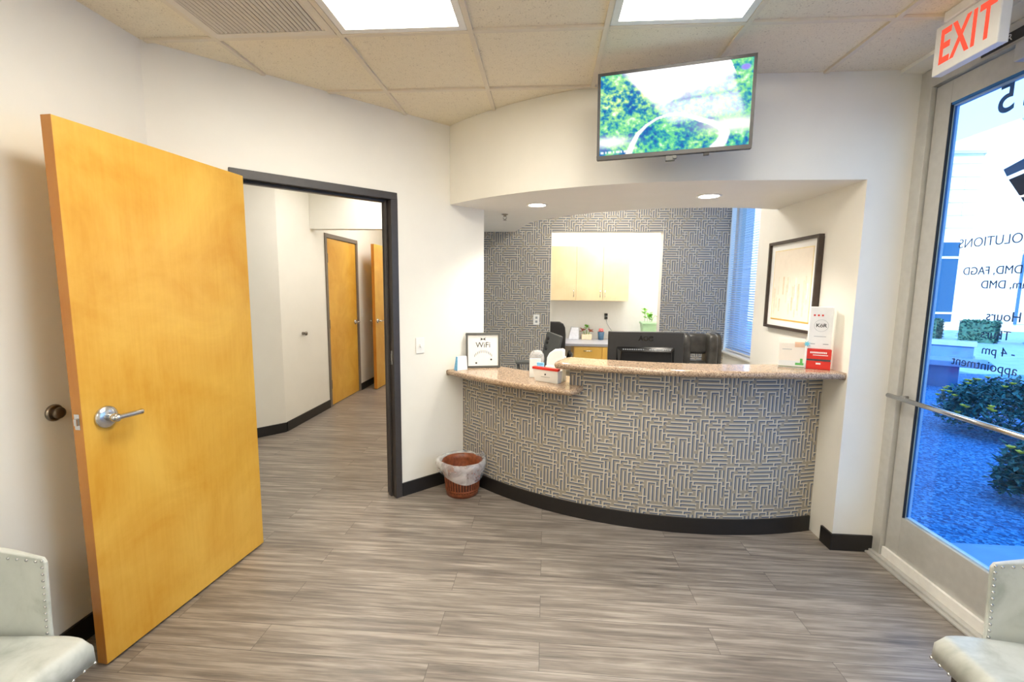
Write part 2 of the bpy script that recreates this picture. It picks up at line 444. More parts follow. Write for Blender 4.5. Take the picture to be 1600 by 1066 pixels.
def paper(mb, fn, u0, u1, v0, v1, skip=None, mi0=0, off=(0, 0)):
    """lay the pattern on the surface fn(u, v); material slots mi0.. = ground, cream, blue"""
    cuts = (0, .30, .62, 1)
    nu, nv = int((u1 - u0) / PITCH) + 1, int((v1 - v0) / PITCH) + 1
    vid = {}; vs = []; fs = []; ms = []
    def V(u, v):
        k = (round(u, 5), round(v, 5))
        if k not in vid: vid[k] = len(vs); vs.append(fn(*k))
        return vid[k]
    for i in range(nu):
        for j in range(nv):
            x, y = i + off[0], j + off[1]
            L = not MZ(x, y, (-1, 0)); T_ = not MZ(x, y, (0, 1))
            LT = L or T_ or not MZ(x - 1, y, (0, 1)) or not MZ(x, y + 1, (-1, 0))
            for a in range(3):
                for b in range(3):          # b = 0 is the top of the cell
                    ua, ub = u0 + (i + cuts[a]) * PITCH, u0 + (i + cuts[a + 1]) * PITCH
                    vb, va = v0 + (j + 1 - cuts[b]) * PITCH, v0 + (j + 1 - cuts[b + 1]) * PITCH
                    ub, vb = min(ub, u1), min(vb, v1)
                    if ub - ua < 1e-4 or vb - va < 1e-4: continue
                    if skip and skip((ua + ub) / 2, (va + vb) / 2): continue
                    cream = (a == 0 and b == 0 and LT) or (a == 0 and b > 0 and L) or (b == 0 and a > 0 and T_)
                    blue = not cream and ((a == 1 and L) or (b == 1 and T_))
                    fs.append((V(ua, va), V(ub, va), V(ub, vb), V(ua, vb))); ms.append(mi0 + (1 if cream else 2 if blue else 0))
    o = len(mb.v); mb.v += vs
    for f, m in zip(fs, ms): mb.f.append([o + k for k in f]); mb.mi.append(m); mb.sm.append(False)
WP = [M['wp_tan'], M['wp_cream'], M['wp_blue'], M['wall']]
DX0, DX1, DZ = .05, 1.25, 2.15            # opening to the back room
pw = MB()
pw.box(-.76, DX0, YB, YB + .12, 0, H, 3).box(DX1, XR - .021, YB, YB + .12, 0, H, 3).box(DX0, DX1, YB, YB + .12, DZ, H, 3)
paper(pw, lambda u, v: (u, YB - .0015, v), -.755, XR - .025, .60, 2.66, lambda u, v: DX0 - .004 < u < DX1 + .004 and v < DZ + .004)
struct(pw.build('wall_papered', WP))
struct(MB().box(-.90, -.78, 3.66, 7.5, 0, H).build('wall_divider', M['wall']))
# back room
struct(MB().box(-.78, 2.1, 6.72, 6.84, 0, H).box(1.98, 2.1, 5.262, 6.72, 0, H).build('wall_far', M['white']))

# hall
hl = MB()
hl.prism([(-3.5, 3.5), (-2.70, 4.46), (-2.82, 4.56), (-3.6, 3.6)], 0, H)
hl.box(-2.82, -2.70, 4.46, 5.44, 0, H).box(-2.82, -2.70, 6.40, 7.5, 0, H).box(-2.82, -2.70, 5.44, 6.40, 2.17, H)
struct(hl.build('wall_hall', M['wall']))
struct(MB().box(-3.6, -3.5, 2.2, 3.5, 0, H).box(-3.6, -2.09, 2.1, 2.2, 0, H).build('wall_hall_side', M['wall']))
struct(MB().box(-2.82, -.78, 7.5, 7.6, 0, H).build('wall_hall_end', M['wall']))
struct(MB().box(-2.698, -.902, 5.11, 5.23, 2.172, H - .001).build('trim_4', M['wall']))          # bulkhead over the hall
struct(MB().box(-2.9, -2.822, 5.3, 6.5, 0, 2.3).build('wall_closet', M['wall']))

# bases
def baseboard(name, f): o = f.build(name, M['base']); return struct(o)
b = MB().box(XL, XL + .012, -2.58, 2.18, 0, HB); baseboard('baseboard_left', b)
b = MB(); b.box(.002, .334, -.012, 0, 0, HB).box(1.326, 1.90, -.012, 0, 0, HB)
struct(b.build('baseboard_entry', M['base'], loc=(XL, 2.192, 0), rz=PI / 4))
b = MB().box(XN + .001, 1.955, YT - .012, YT - .0002, 0, HB).box(XN - .012, XN, YT - .012, 2.795, 0, HB); baseboard('baseboard_right', b)
b = MB(); b.box(-2.70, -2.688, 4.47, 5.436, 0, HB).box(-2.70, -2.688, 6.404, 7.49, 0, HB)
b.prism([(-3.5, 3.5), (-3.491, 3.492), (-2.689, 4.452), (-2.70, 4.461)], 0, HB); baseboard('baseboard_hall', b)

# ------------------------------------------------------------------ doors
def lever(parent, at, n, along, drop=0, mat=None, scale=1, ln_=.115):
    """lever handle: rose against the leaf at `at`, pointing `along`, standing out along n"""
    n = Vector(n).normalized(); al = Vector(along).normalized(); at = Vector(at); mat = mat or M['chrome']
    h = MB()
    h.lathe([(.034 * scale, 0), (.034 * scale, .006), (.031 * scale, .011), (.016 * scale, .018), (.0, .018)], 32, 0, Matrix.Translation(at) @ n.to_track_quat('Z', 'Y').to_matrix().to_4x4(), cap=False)
    h.cyl(at + n * .018, at + n * .058, .0125 * scale, .0115 * scale, 16)
    o = h.build('door_handle', mat, parent)
    l = MB(); p = at + n * .055; q = p + al * ln_ + Vector((0, 0, drop))
    mid = p + al * .02
    l.tube([p - al * .012, p + al * .005, mid, p + al * ln_ * .6 + Vector((0, 0, drop * .5)), q, q - n * .006 + al * .004], .0085 * scale, 12)
    lo = l.build('lever', mat, o); return o

# open yellow door at the left
d1 = thing('door_1', 'large golden maple door standing open at the left with chrome lever', 'door', (XL, 2.192, 0), PI / 4, kind='structure')
f = MB()
s0, s1, fy0, fy1 = .337, 1.323, -.013, .133
f.box(s0, s0 + .048, fy0, fy1, 0, 2.118).box(s1 - .048, s1, fy0, fy1, 0, 2.118).box(s0, s1, fy0, fy1, 2.118, 2.166)
f.box(s0 + .048, s0 + .063, .045, .085, 0, 2.118).box(s1 - .063, s1 - .048, .045, .085, 0, 2.118).box(s0 + .063, s1 - .063, .045, .085, 2.103, 2.118)
f.build('door_frame', M['bronze'], d1, bevel=.003)
st = MB().box(s1 - .0495, s1 - .0475, .012, .040, .985, 1.085).box(s1 - .051, s1 - .0475, .018, .034, 1.01, 1.06)
st.build('strike_plate', M['chrome'], d1)
# leaf, swung into the room (leaf frame: x along the leaf from the hinge, y through its thickness)
hg = Vector((-1.651, 2.437)); fe = Vector((-1.734, 1.542)); ld = (fe - hg); LW = ld.length; ldir = ld.normalized(); ln = Vector((-ldir.y, ldir.x))   # towards +x
if ln.x < 0: ln = -ln
MW = Matrix(((ldir.x, ln.x, 0, hg.x), (ldir.y, ln.y, 0, hg.y), (0, 0, 1, 0), (0, 0, 0, 1)))
M1 = Matrix.Translation((XL, 2.192, 0)) @ Matrix.Rotation(PI / 4, 4, 'Z')
ML = M1.inverted() @ MW
lf = MB(); lf.box(0, LW - .001, -.0445, -.0005, .012, 2.122, 0, ML)
leaf = lf.build('door_leaf', [M['maple']], d1, bevel=.0015)
eg = MB().box(LW - .001, LW, -.0445, -.0005, .012, 2.122, 0, ML); eg.build('edge_band', M['maple_edge'], leaf)
def lp(x, y, z): return tuple(ML @ Vector((x, y, z)))
nv = (ML.to_3x3() @ Vector((0, 1, 0))); av = (ML.to_3x3() @ Vector((-1, 0, 0)))
lever(leaf, lp(LW - .085, 0, 1.013), nv, av, -.002, scale=1.3, ln_=.098)
lever(leaf, lp(LW - .065, -.045, 1.015), -nv, av, 0)
MB().box(LW, LW + .0015, -.034, -.011, .985, 1.045, 0, ML).box(LW + .001, LW + .009, -.028, -.016, 1.002, 1.028, 0, ML).build('latch_plate', M['chrome'], leaf)
for z in (.22, 1.05, 1.90):
    MB().cyl(lp(-.010, -.050, z - .05), lp(-.010, -.050, z + .05), .007, seg=12).box(-.003, .0, -.046, -.012, z - .05, z + .05, 0, ML).build('hinge', M['bronze'], d1)

# closed yellow door in the hall
d2 = thing('door_2', 'closed golden maple door in the hallway with grey metal frame', 'door', (-2.70, 5.44, 0), 0, kind='structure')
f = MB()
f.box(-.118, .012, 0, .05, 0, 2.118).box(-.118, .012, .91, .96, 0, 2.118).box(-.118, .012, 0, .96, 2.118, 2.168)
f.build('door_frame', plain('taupe_frame_paint', srgb(118, 108, 98), .4), d2, bevel=.002)
lf2 = MB().box(-.045, -.004, .052, .908, .010, 2.114).build('door_leaf', M['maple'], d2, bevel=.002)
lever(lf2, (-.004, .845, 1.02), (1, 0, 0), (0, -1, 0))
for z in (.28, 1.05, 1.87): MB().cyl((.004, .052, z - .055), (.004, .052, z + .055), .009, seg=10).box(-.003, .0, .052, .085, z - .055, z + .055).build('hinge', M['brass_dark'], d2)
# open leaf at the end of the hall
d3 = thing('door_3', 'open maple door leaf seen edge on at the far end of the hallway', 'door', (-2.50, 6.47, 0), math.radians(-2), kind='structure')
lf3 = MB().box(-.022, .022, .002, .90, .012, 2.13).build('door_leaf', M['maple'], d3, bevel=.002)
MB().box(-.022, .022, 0, .002, .012, 2.13).build('edge_band', M['maple_edge'], lf3)
lever(lf3, (.022, .07, 1.02), (1, 0, 0), (0, 1, 0)); lever(lf3, (-.022, .07, 1.02), (-1, 0, 0), (0, 1, 0))

# glass entrance door and its storefront frame
d4 = thing('door_4', 'aluminium framed glass entrance door at the right with push bar', 'door', (1.965, 2.72, 0), 0, kind='structure')
# local: x outwards, y negative towards the viewer
f = MB()
f.box(-.012, .10, -.090, 0, 0, 2.585).box(-.012, .10, -1.12, -1.03, 0, 2.585).box(-.012, .10, -1.12, 0, 2.585, 2.676)
f.box(.030, .045, -.105, -.090, 0, 2.585)
f.build('door_frame', M['alu'], d4, bevel=.003)
MB().box(-.05, .10, -1.12, -.002, 0, .012).box(-.03, .06, -1.12, -.002, .012, .024).build('threshold', M['alu'], d4, bevel=.003)
yl0, yl1 = -1.022, -.096
lf = MB()
lf.box(.012, .058, yl1 - .094, yl1, .05, 2.577).box(.012, .058, yl0, yl0 + .094, .05, 2.577)
lf.box(.012, .058, yl0 + .094, yl1 - .094, .05, .303).box(.012, .058, yl0 + .094, yl1 - .094, 2.468, 2.577)
leaf4 = lf.build('door_leaf', M['alu'], d4, bevel=.002)
MB().box(.014, .052, yl0, yl1, .026, .049).box(-.004, .012, yl0, yl1, .025, .078).build('door_sweep', M['alu_light'], leaf4)
ga = MB(); gy0_, gy1_ = yl0 + .094, yl1 - .094
ga.box(.024, .046, gy1_ - .012, gy1_, .303, 2.468).box(.024, .046, gy0_, gy0_ + .012, .303, 2.468)
ga.box(.024, .046, gy0_ + .012, gy1_ - .012, .303, .312).box(.024, .046, gy0_ + .012, gy1_ - .012, 2.448, 2.468)
ga.build('glazing_gasket', plain('pale_blue_glazing_bead', (.34, .52, .74, 1), .4), leaf4)
MB().box(.0125, .0235, gy1_ - .006, gy1_ - .0005, .303, 2.468).build('gasket_lip', M['dark_gasket'], leaf4)
MB().box(.0242, .0318, gy1_ - .0165, gy1_ - .0125, .313, 2.447).build('gasket_line', M['decal_blue'], leaf4)
MB().box(.0125, .0235, gy0_, gy1_ - .007, 2.456, 2.4675).build('gasket_lip', plain('blue_gasket', (.03, .17, .46, 1), .5), leaf4)
MB().box(.032, .038, gy0_ + .011, gy1_ - .011, .311, 2.449).build('glass_pane', M['glass'], leaf4)
bar = MB(); bar.tube([(-.055, yl1 + .010, .965), (-.055, yl0 + .03, .968)], .0125, 14)
bar.cyl((-.055, yl1 - .04, .965), (.012, yl1 - .04, .965), .009).cyl((-.055, yl0 + .05, .968), (.012, yl0 + .05, .968), .009)
bar.build('push_bar', M['chrome'], leaf4)
MB().box(-.058, .012, yl0 + .10, yl0 + .46, 2.485, 2.560).build('door_closer', M['alu'], leaf4, bevel=.006)
MB().box(-.016, -.0125, -.80, -.36, 2.596, 2.640).build('door_sign', M['sticker'], d4)
text('door_sign_lettering', 'DOOR', .040, M['plastic_w'], d4, frame4((-.0165, -.44, 2.618), (0, -1, 0), (0, 0, 1)), align='CENTER')
# vinyl lettering on the outside of the pane (reads from outside, mirrored from here)
def decal(body, size, yend, z, mat=None, align='RIGHT', weight=0.0):
    # text runs towards +y when read from outside; its right end sits at world y = yend
    return text('window_lettering', body, size, mat or M['decal'], leaf4, frame4((.040, yend - 2.72, z), (0, 1, 0), (0, 0, 1)), align=align, weight=weight)
decal('15', .178, 2.318, 2.385, M['decal_blue'], weight=.002)
decal('SOLUTIONS', .062, 2.422, 1.770, weight=-.0005)
decal('DMD, FAGD', .052, 2.380, 1.637)
decal('am, DMD', .052, 2.280, 1.573)
decal('Hours', .062, 2.235, 1.433)
decal('Thurs', .058, 2.250, 1.350)
decal('- 4 pm', .058, 2.235, 1.277)
decal('appointment', .062, 2.380, 1.205)
lg = MB()   # angular emblem: a band over a folded shield
P = lambda y, z: (.0400, y - 2.72, z)
lg.add([P(2.245, 2.080), P(2.02, 2.145), P(2.02, 2.085), P(2.225, 2.045)], [(0, 1, 2, 3)], 0)
lg.add([P(2.215, 2.030), P(2.02, 2.068), P(2.02, 1.80), P(2.085, 1.85)], [(0, 1, 2, 3)], 1)
lg.split('window_emblem', [M['decal_blue'], M['decal_navy']], leaf4)

# further storefront glazing towards the viewer
w2 = thing('window_2', 'aluminium framed storefront window beside the glass entrance door', 'window', (1.965, 1.598, 0), 0, kind='structure')
f = MB(); f.box(-.012, .10, -.05, 0, 0, 2.676).box(-.012, .10, -1.35, -1.30, 0, 2.676)
f.box(-.012, .10, -1.30, -.05, 2.60, 2.676).box(-.012, .10, -1.30, -.05, 0, .10)
f.build('window_frame', M['alu'], w2, bevel=.003)
MB().box(.032, .038, -1.301, -.049, .099, 2.601).build('glass_pane', M['glass'], w2)
struct(MB().box(XR, 2.095, -2.6, .246, 0, H).build('wall_right_rear', M['wall']))

# window with blind beyond the desk
w1 = thing('window_1', 'tall window beyond the reception desk behind a white blind', 'window', (2.03, 3.95, .88), 0, kind='structure')
f = MB(); f.box(-.03, .04, 0, .05, 0, 1.80).box(-.03, .04, 1.10, 1.17, 0, 1.80).box(-.03, .04, .05, 1.10, 0, .05).box(-.03, .04, .05, 1.10, 1.75, 1.80)
f.build('window_frame', M['alu'], w1); MB().box(0, .006, .049, 1.101, .049, 1.751).build('glass_pane', M['glass'], w1)
bl = thing('window_blind', 'white horizontal slat blind hanging in the window beyond the reception desk', 'blind', (1.972, 4.53, .885))
sl = MB(); n = 72
for k in range(n):
    z = .03 + k * .0242
    sl.add([(-.011, -.56, z - .005), (.011, -.56, z + .005), (.011, .575, z + .005), (-.011, .575, z - .005),
            (-.011, -.56, z - .0058), (.011, -.56, z + .0042), (.011, .575, z + .0042), (-.011, .575, z - .0058)],
           [(0, 1, 2, 3), (7, 6, 5, 4), (0, 4, 5, 1), (1, 5, 6, 2), (2, 6, 7, 3), (3, 7, 4, 0)])
sl.build('slats', m_slat(), bl)
MB().box(-.014, .014, -.56, .575, .006, .020).build('bottom_rail', M['plastic_w'], bl, bevel=.002)
MB().box(-.02, .02, -.56, .575, n * .0242 + .03, n * .0242 + .06).build('head_rail', M['plastic_w'], bl)
for y in (-.3, .38): MB().cyl((-.012, y, .02), (-.012, y, n * .0242 + .03), .0012, seg=6).build('cord', M['plastic_w'], bl)

# ------------------------------------------------------------------ reception desk
desk = thing('reception_desk', 'curved reception desk faced in grey maze patterned wallpaper', 'desk', (0, 0, 0))
aW = hit45(2.313); aN = ang(XN - .002, 2.31); aSplit = math.radians(-21.4)
kb = MB()
n1 = 20
kb.strip(arc(2.21, aW + .03, aSplit, n1), arc(2.3085, aW + .001, aSplit, n1), 0, .862, 3)
kb.strip(arc(2.21, aSplit, aN, n1), arc(2.3085, aSplit, aN, n1), 0, 1.028, 3)
arcfn = lambda u, v: (CX + 2.3105 * math.sin(aW + .001 + u / 2.3105), CY - 2.3105 * math.cos(aW + .001 + u / 2.3105), v)
U1 = (aN - aW - .001) * 2.3105; uS = (aSplit - aW - .001) * 2.3105
paper(kb, arcfn, 0, U1, HB - .005, 1.026, lambda u, v: u < uS and v > .862, off=(3, 5))
kb.build('front_panel', WP, desk)
MB().strip(arc(2.311, aW + .001, aN - .006, 40), arc(2.323, aW + .004, aN - .006, 40), 0, HB).build('toe_base', M['base'], desk)
MB().strip(arc(1.60, -.62, .30, 24), arc(2.205, -.62, .30, 24), .71, .74).build('work_surface', M['grey_top'], desk, bevel=.003)

def slab(r_in, r_out, a0, a1, zt, nose_a0=False, nose_a1=False, n=36, th=.042, pts_in=None, flare=0):
    """bullnosed stone top: outline polygon with a rounded profile round the edge"""
    outl = [(CX + (r_out + flare * max(0, (i / n - .62) / .38) ** 2) * math.sin(a0 + (a1 - a0) * i / n), CY - (r_out + flare * max(0, (i / n - .62) / .38) ** 2) * math.cos(a0 + (a1 - a0) * i / n)) for i in range(n + 1)]; inl = list(reversed(arc(r_in, a0, a1, n))) if pts_in is None else pts_in
    if nose_a1:   # round the free end
        o2 = []; c_r = (r_out + r_in) / 2; hw = (r_out - r_in) / 2
        for i in range(1, 9):
            t = PI * i / 9; rr = c_r + hw * math.cos(t); da = math.sin(t) * .045 / c_r
            o2.append((CX + rr * math.sin(a1 + da), CY - rr * math.cos(a1 + da)))
        outl = outl + o2
    if nose_a0:
        o2 = []; c_r = (r_out + r_in) / 2; hw = (r_out - r_in) / 2
        for i in range(1, 9):
            t = PI * i / 9; rr = c_r - hw * math.cos(t); da = -math.sin(t) * .03 / c_r
            o2.append((CX + rr * math.sin(a0 + da), CY - rr * math.cos(a0 + da)))
        inl = inl + o2
    poly = outl + inl
    cen = Vector((sum(p[0] for p in poly) / len(poly), sum(p[1] for p in poly) / len(poly)))
    # offset inwards by vertex normals
    N = len(poly); nor = []
    for i in range(N):
        p0, p1, p2 = Vector(poly[i - 1]), Vector(poly[i]), Vector(poly[(i + 1) % N])
        t = (p2 - p0); t.normalize() if t.length else None
        nor.append(Vector((t.y, -t.x)))
    m = MB(); rings = []; r = th / 2
    prof = [(-r * (1 - math.cos(t)), r * math.sin(t)) for t in [(-PI / 2 + PI * i / 8) for i in range(9)]]
    for dx, dz in prof: rings.append([(poly[i][0] + nor[i].x * dx, poly[i][1] + nor[i].y * dx, zt - r + dz) for i in range(N)])
    vs = [p for g_ in rings for p in g_]; fs = []
    for k in range(8):
        for i in range(N): fs.append((k * N + i, k * N + (i + 1) % N, (k + 1) * N + (i + 1) % N, (k + 1) * N + i))
    m.add(vs, fs, 0, True)
    m.add(rings[-1], [tuple(range(N))], 0); m.add(rings[0], [tuple(reversed(range(N)))], 0)
    return m
aL = hit45(2.465)
# lower top: its inner edge runs back along the slanted wall end
sl_in = list(reversed(arc(2.02, hit45(2.02) + .0, math.radians(-20.2), 20)))
m = slab(2.02, 2.465, aL + .001, math.radians(-20.2), .905, nose_a1=True, pts_in=sl_in)
tag(m.build('countertop', M['granite']), 'lower speckled granite countertop at the left end of the reception desk', 'countertop')
m = slab(2.17, 2.455, math.radians(-22.6), ang(XN - .003, 2.455) - .001, 1.070, nose_a0=True, flare=.062, pts_in=list(reversed(arc(2.17, math.radians(-22.6), ang(XN - .003, 2.17), 36))))
up = m.build('countertop', M['granite']); tag(up, 'long raised speckled granite countertop over the patterned reception desk', 'countertop')
# ------------------------------------------------------------------ ceiling fixtures
def troffer(x0, x1, y0, y1, mat, label, z=H, group=None):
    t = thing('ceiling_light', label, 'ceiling light', ((x0 + x1) / 2, (y0 + y1) / 2, z), 0, group)
    a, b_ = (x1 - x0) / 2, (y1 - y0) / 2
    f = MB(); wd = .032
    f.box(-a, a, -b_, -b_ + wd, -.010, -.0006).box(-a, a, b_ - wd, b_, -.010, -.0006).box(-a, -a + wd, -b_ + wd, b_ - wd, -.010, -.0006).box(a - wd, a, -b_ + wd, b_ - wd, -.010, -.0006)
    f.build('frame', M['plastic_w'], t)
    MB().box(-a + wd, a - wd, -b_ + wd, b_ - wd, -.007, -.0008).build('diffuser', mat, t)
    return t
GX = lambda i: gx0 + i * T
GY = lambda j: gy0 + j * T
e = .014
troffer(GX(1) + e, GX(2) - e, GY(-2) + e, GY(0) - e, M['troffer'], 'bright recessed ceiling light panel next to the slotted air vent')
troffer(GX(3) + e, GX(4) - e, GY(-2) + e, GY(0) - e, M['troffer'], 'bright recessed ceiling light panel above the television')
troffer(GX(1) + e, GX(2) - e, GY(-7) + e, GY(-5) - e, M['troffer'], 'recessed ceiling light panel behind the viewer on the left side', group='ceiling lights behind the viewer')
troffer(GX(3) + e, GX(4) - e, GY(-7) + e, GY(-5) - e, M['troffer'], 'recessed ceiling light panel behind the viewer on the right side', group='ceiling lights behind the viewer')
troffer(.40, 1.00, 4.0, 4.6, M['troffer_rec'], 'square ceiling light panel above the work side of the reception desk')
troffer(.4, 1.6, 5.7, 6.3, M['troffer_brk'], 'ceiling light panel in the white back room with maple cupboards')
troffer(-2.1, -1.5, 3.75, 4.95, M['troffer_hall'], 'ceiling light panel in the hallway in front of the bulkhead')
troffer(-2.2, -1.6, 5.7, 6.9, M['troffer_hall'], 'ceiling light panel in the hallway beyond the bulkhead')

v = thing('air_vent', 'square slotted air return grille in the ceiling left of the lights', 'vent', (GX(.5), GY(-.5), H))
f = MB(); a = T / 2 - .014; wd = .035
f.box(-a, a, -a, -a + wd, -.014, -.0006).box(-a, a, a - wd, a, -.014, -.0006).box(-a, -a + wd, -a + wd, a - wd, -.014, -.0006).box(a - wd, a, -a + wd, a - wd, -.014, -.0006)
f.build('frame', M['vent'], v, bevel=.002)
MB().box(-a + wd, a - wd, -a + wd, a - wd, -.003, -.0008).build('backing', M['vent_dark'], v)
s_ = MB(); q = a - wd
for k in range(25):
    x = -q + .004 + k * (2 * q - .008) / 24
    s_.add([(x - .008, -q, -.012), (x + .003, -q, -.006), (x + .003, q, -.006), (x - .008, q, -.012), (x - .008, -q, -.0132), (x + .003, -q, -.0072), (x + .003, q, -.0072), (x - .008, q, -.0132)],
           [(0, 1, 2, 3), (7, 6, 5, 4), (0, 4, 5, 1), (1, 5, 6, 2), (2, 6, 7, 3), (3, 7, 4, 0)])
s_.build('slats', M['vent'], v)

def downlight(x, y, label):
    t = thing('downlight', label, 'downlight', (x, y, ZS), 0, 'downlights in the soffit')
    MB().lathe([(.060, -.0005), (.078, -.0005), (.078, -.004), (.070, -.008), (.062, -.006), (.060, -.0005)], 36, cap=False).build('trim_ring', M['plastic_w'], t)
    MB().lathe([(.061, -.0008), (.061, -.0045), (.0, -.0045)], 32, cap=False).build('lens', M['down'], t)
    li = bpy.data.lights.new('downlight_lamp', 'SPOT'); li.energy = 62; li.color = WARM[:3]; li.spot_size = math.radians(125); li.spot_blend = .8; li.shadow_soft_size = .05
    lo = bpy.data.objects.new('downlight_lamp', li); COL.objects.link(lo); lo.parent = t; lo.location = (0, 0, -.02)
downlight(-.08, 3.44, 'round recessed downlight at the left of the soffit beside the sprinkler')
downlight(1.04, 3.13, 'round recessed downlight in the soffit below the television')

sp = thing('sprinkler_head', 'small metal sprinkler head under the soffit near the left downlight', 'sprinkler', (-.357, 3.88, ZS))
MB().lathe([(.028, -.0005), (.028, -.004), (.012, -.010), (.010, -.020)], 20).build('escutcheon', M['nickel'], sp)
k = MB(); k.tube([(-.012, 0, -.018), (-.015, 0, -.032), (0, 0, -.046)], .0025, 8).tube([(.012, 0, -.018), (.015, 0, -.032), (0, 0, -.046)], .0025, 8)
k.lathe([(.016, -.050), (.016, -.048), (.004, -.045)], 16); k.build('deflector', M['nickel'], sp)

# exit sign
ex = thing('exit_sign', 'white exit sign with glowing red letters hanging from the ceiling', 'exit sign', (1.668, 2.082, H))
MB().box(-.020, .020, -.146, .146, -.238, -.040).build('housing', M['plastic_w'], ex, bevel=.004)
MB().box(-.030, .030, -.10, .10, -.040, -.0006).build('canopy', M['plastic_w'], ex, bevel=.004)
text('letters', 'EXIT', .192, M['exit_red'], ex, frame4((-.0205, -.004, -.140), (0, -1, 0), (0, 0, 1)), ext=.0006, weight=.004, xscale=.585, space=1.1)

# ------------------------------------------------------------------ television
W_, n_, = .73, None
tz = thing('television', 'flat screen television showing a forest road, mounted above the reception desk', 'television', (.6, 2.409, 2.414), -.229)
TH = .575 * W_
tilt = Matrix.Rotation(.042, 4, 'X') @ Matrix.Rotation(-.008, 4, 'Y')
hb = MB(); hb.box(-W_ / 2, W_ / 2, .008, .030, -TH / 2, TH / 2, 0, tilt); hb.box(-.22, .22, .030, .058, -.15, .12, 0, tilt)
hb.build('housing', M['black'], tz, bevel=.004)
bz = MB(); bw = .014
bz.box(-W_ / 2, W_ / 2, 0, .008, TH / 2 - bw, TH / 2, 0, tilt).box(-W_ / 2, W_ / 2, 0, .008, -TH / 2, -TH / 2 + bw * 1.4, 0, tilt)
bz.box(-W_ / 2, -W_ / 2 + bw, 0, .008, -TH / 2 + bw * 1.4, TH / 2 - bw, 0, tilt).box(W_ / 2 - bw, W_ / 2, 0, .008, -TH / 2 + bw * 1.4, TH / 2 - bw, 0, tilt)
bz.build('bezel', plain('grey_bezel', srgb(62, 61, 62), .4), tz, bevel=.001)
# the picture on the screen, as colours on a fine grid
def road(x):    # centre line of the road in screen units (0..1, y down)
    pts = [(.21, 1.0), (.235, .88), (.27, .76), (.33, .66), (.40, .59), (.48, .555), (.55, .56), (.62, .60), (.69, .655), (.76, .70), (.82, .76), (.85, .84), (.83, .93), (.80, 1.0)]
    return pts
RP = road(0); RW = [.026, .022, .017, .012, .010, .010, .012, .016, .020, .024, .028, .034, .04, .05]
def mixc(a, b_, t): t = max(0, min(1, t)); return [a[i] * (1 - t) + b_[i] * t for i in range(3)]
def lin(c): return [srgb(*c)[i] for i in range(3)]
def picture(x, y):
    n1 = noise.fractal(Vector((x * 9, y * 6, 1.7)), .9, 2.1, 5); n2 = noise.fractal(Vector((x * 34, y * 22, 4)), .8, 2, 4); n3 = noise.noise(Vector((x * 4, y * 3, 9)))
    dark, teal, green, lime, pale = lin((20, 90, 170)), lin((40, 165, 170)), lin((110, 215, 140)), lin((205, 236, 140)), lin((255, 255, 255))
    t = .5 + .55 * n1 + .60 * n2
    c = mixc(dark, teal, t * 2.1); c = mixc(c, green, (t - .36) * 2.6)
    hill = math.exp(-((x - .16) / .22) ** 2 - ((y - .30) / .22) ** 2) + .5 * math.exp(-((x - .68) / .16) ** 2 - ((y - .46) / .10) ** 2)
    c = mixc(c, lime, (t - .30) * 1.8 * (1.2 * hill + .15 + .3 * n3)); c = mixc(c, pale, (t - .80) * 1.6 + .25 * hill * t)
    # pale misty area with the window reflection painted in, cut off at the right
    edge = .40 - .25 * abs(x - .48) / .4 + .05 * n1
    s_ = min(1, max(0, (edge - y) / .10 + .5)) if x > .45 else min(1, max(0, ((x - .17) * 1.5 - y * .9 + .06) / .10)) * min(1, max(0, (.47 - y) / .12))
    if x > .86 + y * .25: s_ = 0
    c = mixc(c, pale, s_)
    c = mixc(c, pale, 1.15 * math.exp(-((x - .07) / .12) ** 2 - ((y - .83) / .06) ** 2))
    c = mixc(c, lin((250, 252, 240)), 1.3 * math.exp(-((x - .90) / .16) ** 2 - ((y - .74) / .075) ** 2))
    d = 9
    for i in range(len(RP) - 1):
        ax, ay = RP[i]; bx, by = RP[i + 1]; tt = max(0, min(1, ((x - ax) * (bx - ax) + (y - ay) * (by - ay)) / ((bx - ax) ** 2 + (by - ay) ** 2)))
        d = min(d, math.hypot(x - ax - tt * (bx - ax), (y - ay - tt * (by - ay)) * .6) / (RW[i] * (1 - tt) + RW[i + 1] * tt))
    c = mixc(c, pale, (1.0 - d) * 4)
    q = math.hypot((x - .955) / .03, (y - .10) / .035)
    c = mixc(c, lin((150, 140, 250)), (1.2 - q) * 2)
    if .945 < y < .972 and x < .2 and (int(x * 90) % 5 not in (0, 3)): c = mixc(c, pale, .7)
    return c
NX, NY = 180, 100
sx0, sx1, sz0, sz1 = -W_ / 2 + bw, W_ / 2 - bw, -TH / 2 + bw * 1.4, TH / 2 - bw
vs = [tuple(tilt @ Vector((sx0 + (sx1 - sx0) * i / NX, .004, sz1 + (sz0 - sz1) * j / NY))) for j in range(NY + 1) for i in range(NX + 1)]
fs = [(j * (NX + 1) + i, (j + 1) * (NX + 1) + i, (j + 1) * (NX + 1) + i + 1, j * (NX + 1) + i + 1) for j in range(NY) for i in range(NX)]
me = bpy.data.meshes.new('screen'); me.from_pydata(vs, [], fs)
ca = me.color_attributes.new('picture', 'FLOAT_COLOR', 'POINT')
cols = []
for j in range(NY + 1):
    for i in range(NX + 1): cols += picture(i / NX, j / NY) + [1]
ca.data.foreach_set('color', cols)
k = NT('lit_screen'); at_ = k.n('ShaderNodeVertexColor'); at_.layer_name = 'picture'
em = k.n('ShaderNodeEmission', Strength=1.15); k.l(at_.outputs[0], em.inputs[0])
gl = k.n('ShaderNodeBsdfGlossy', Roughness=.08); gl.inputs[0].default_value = (.04, .04, .04, 1)
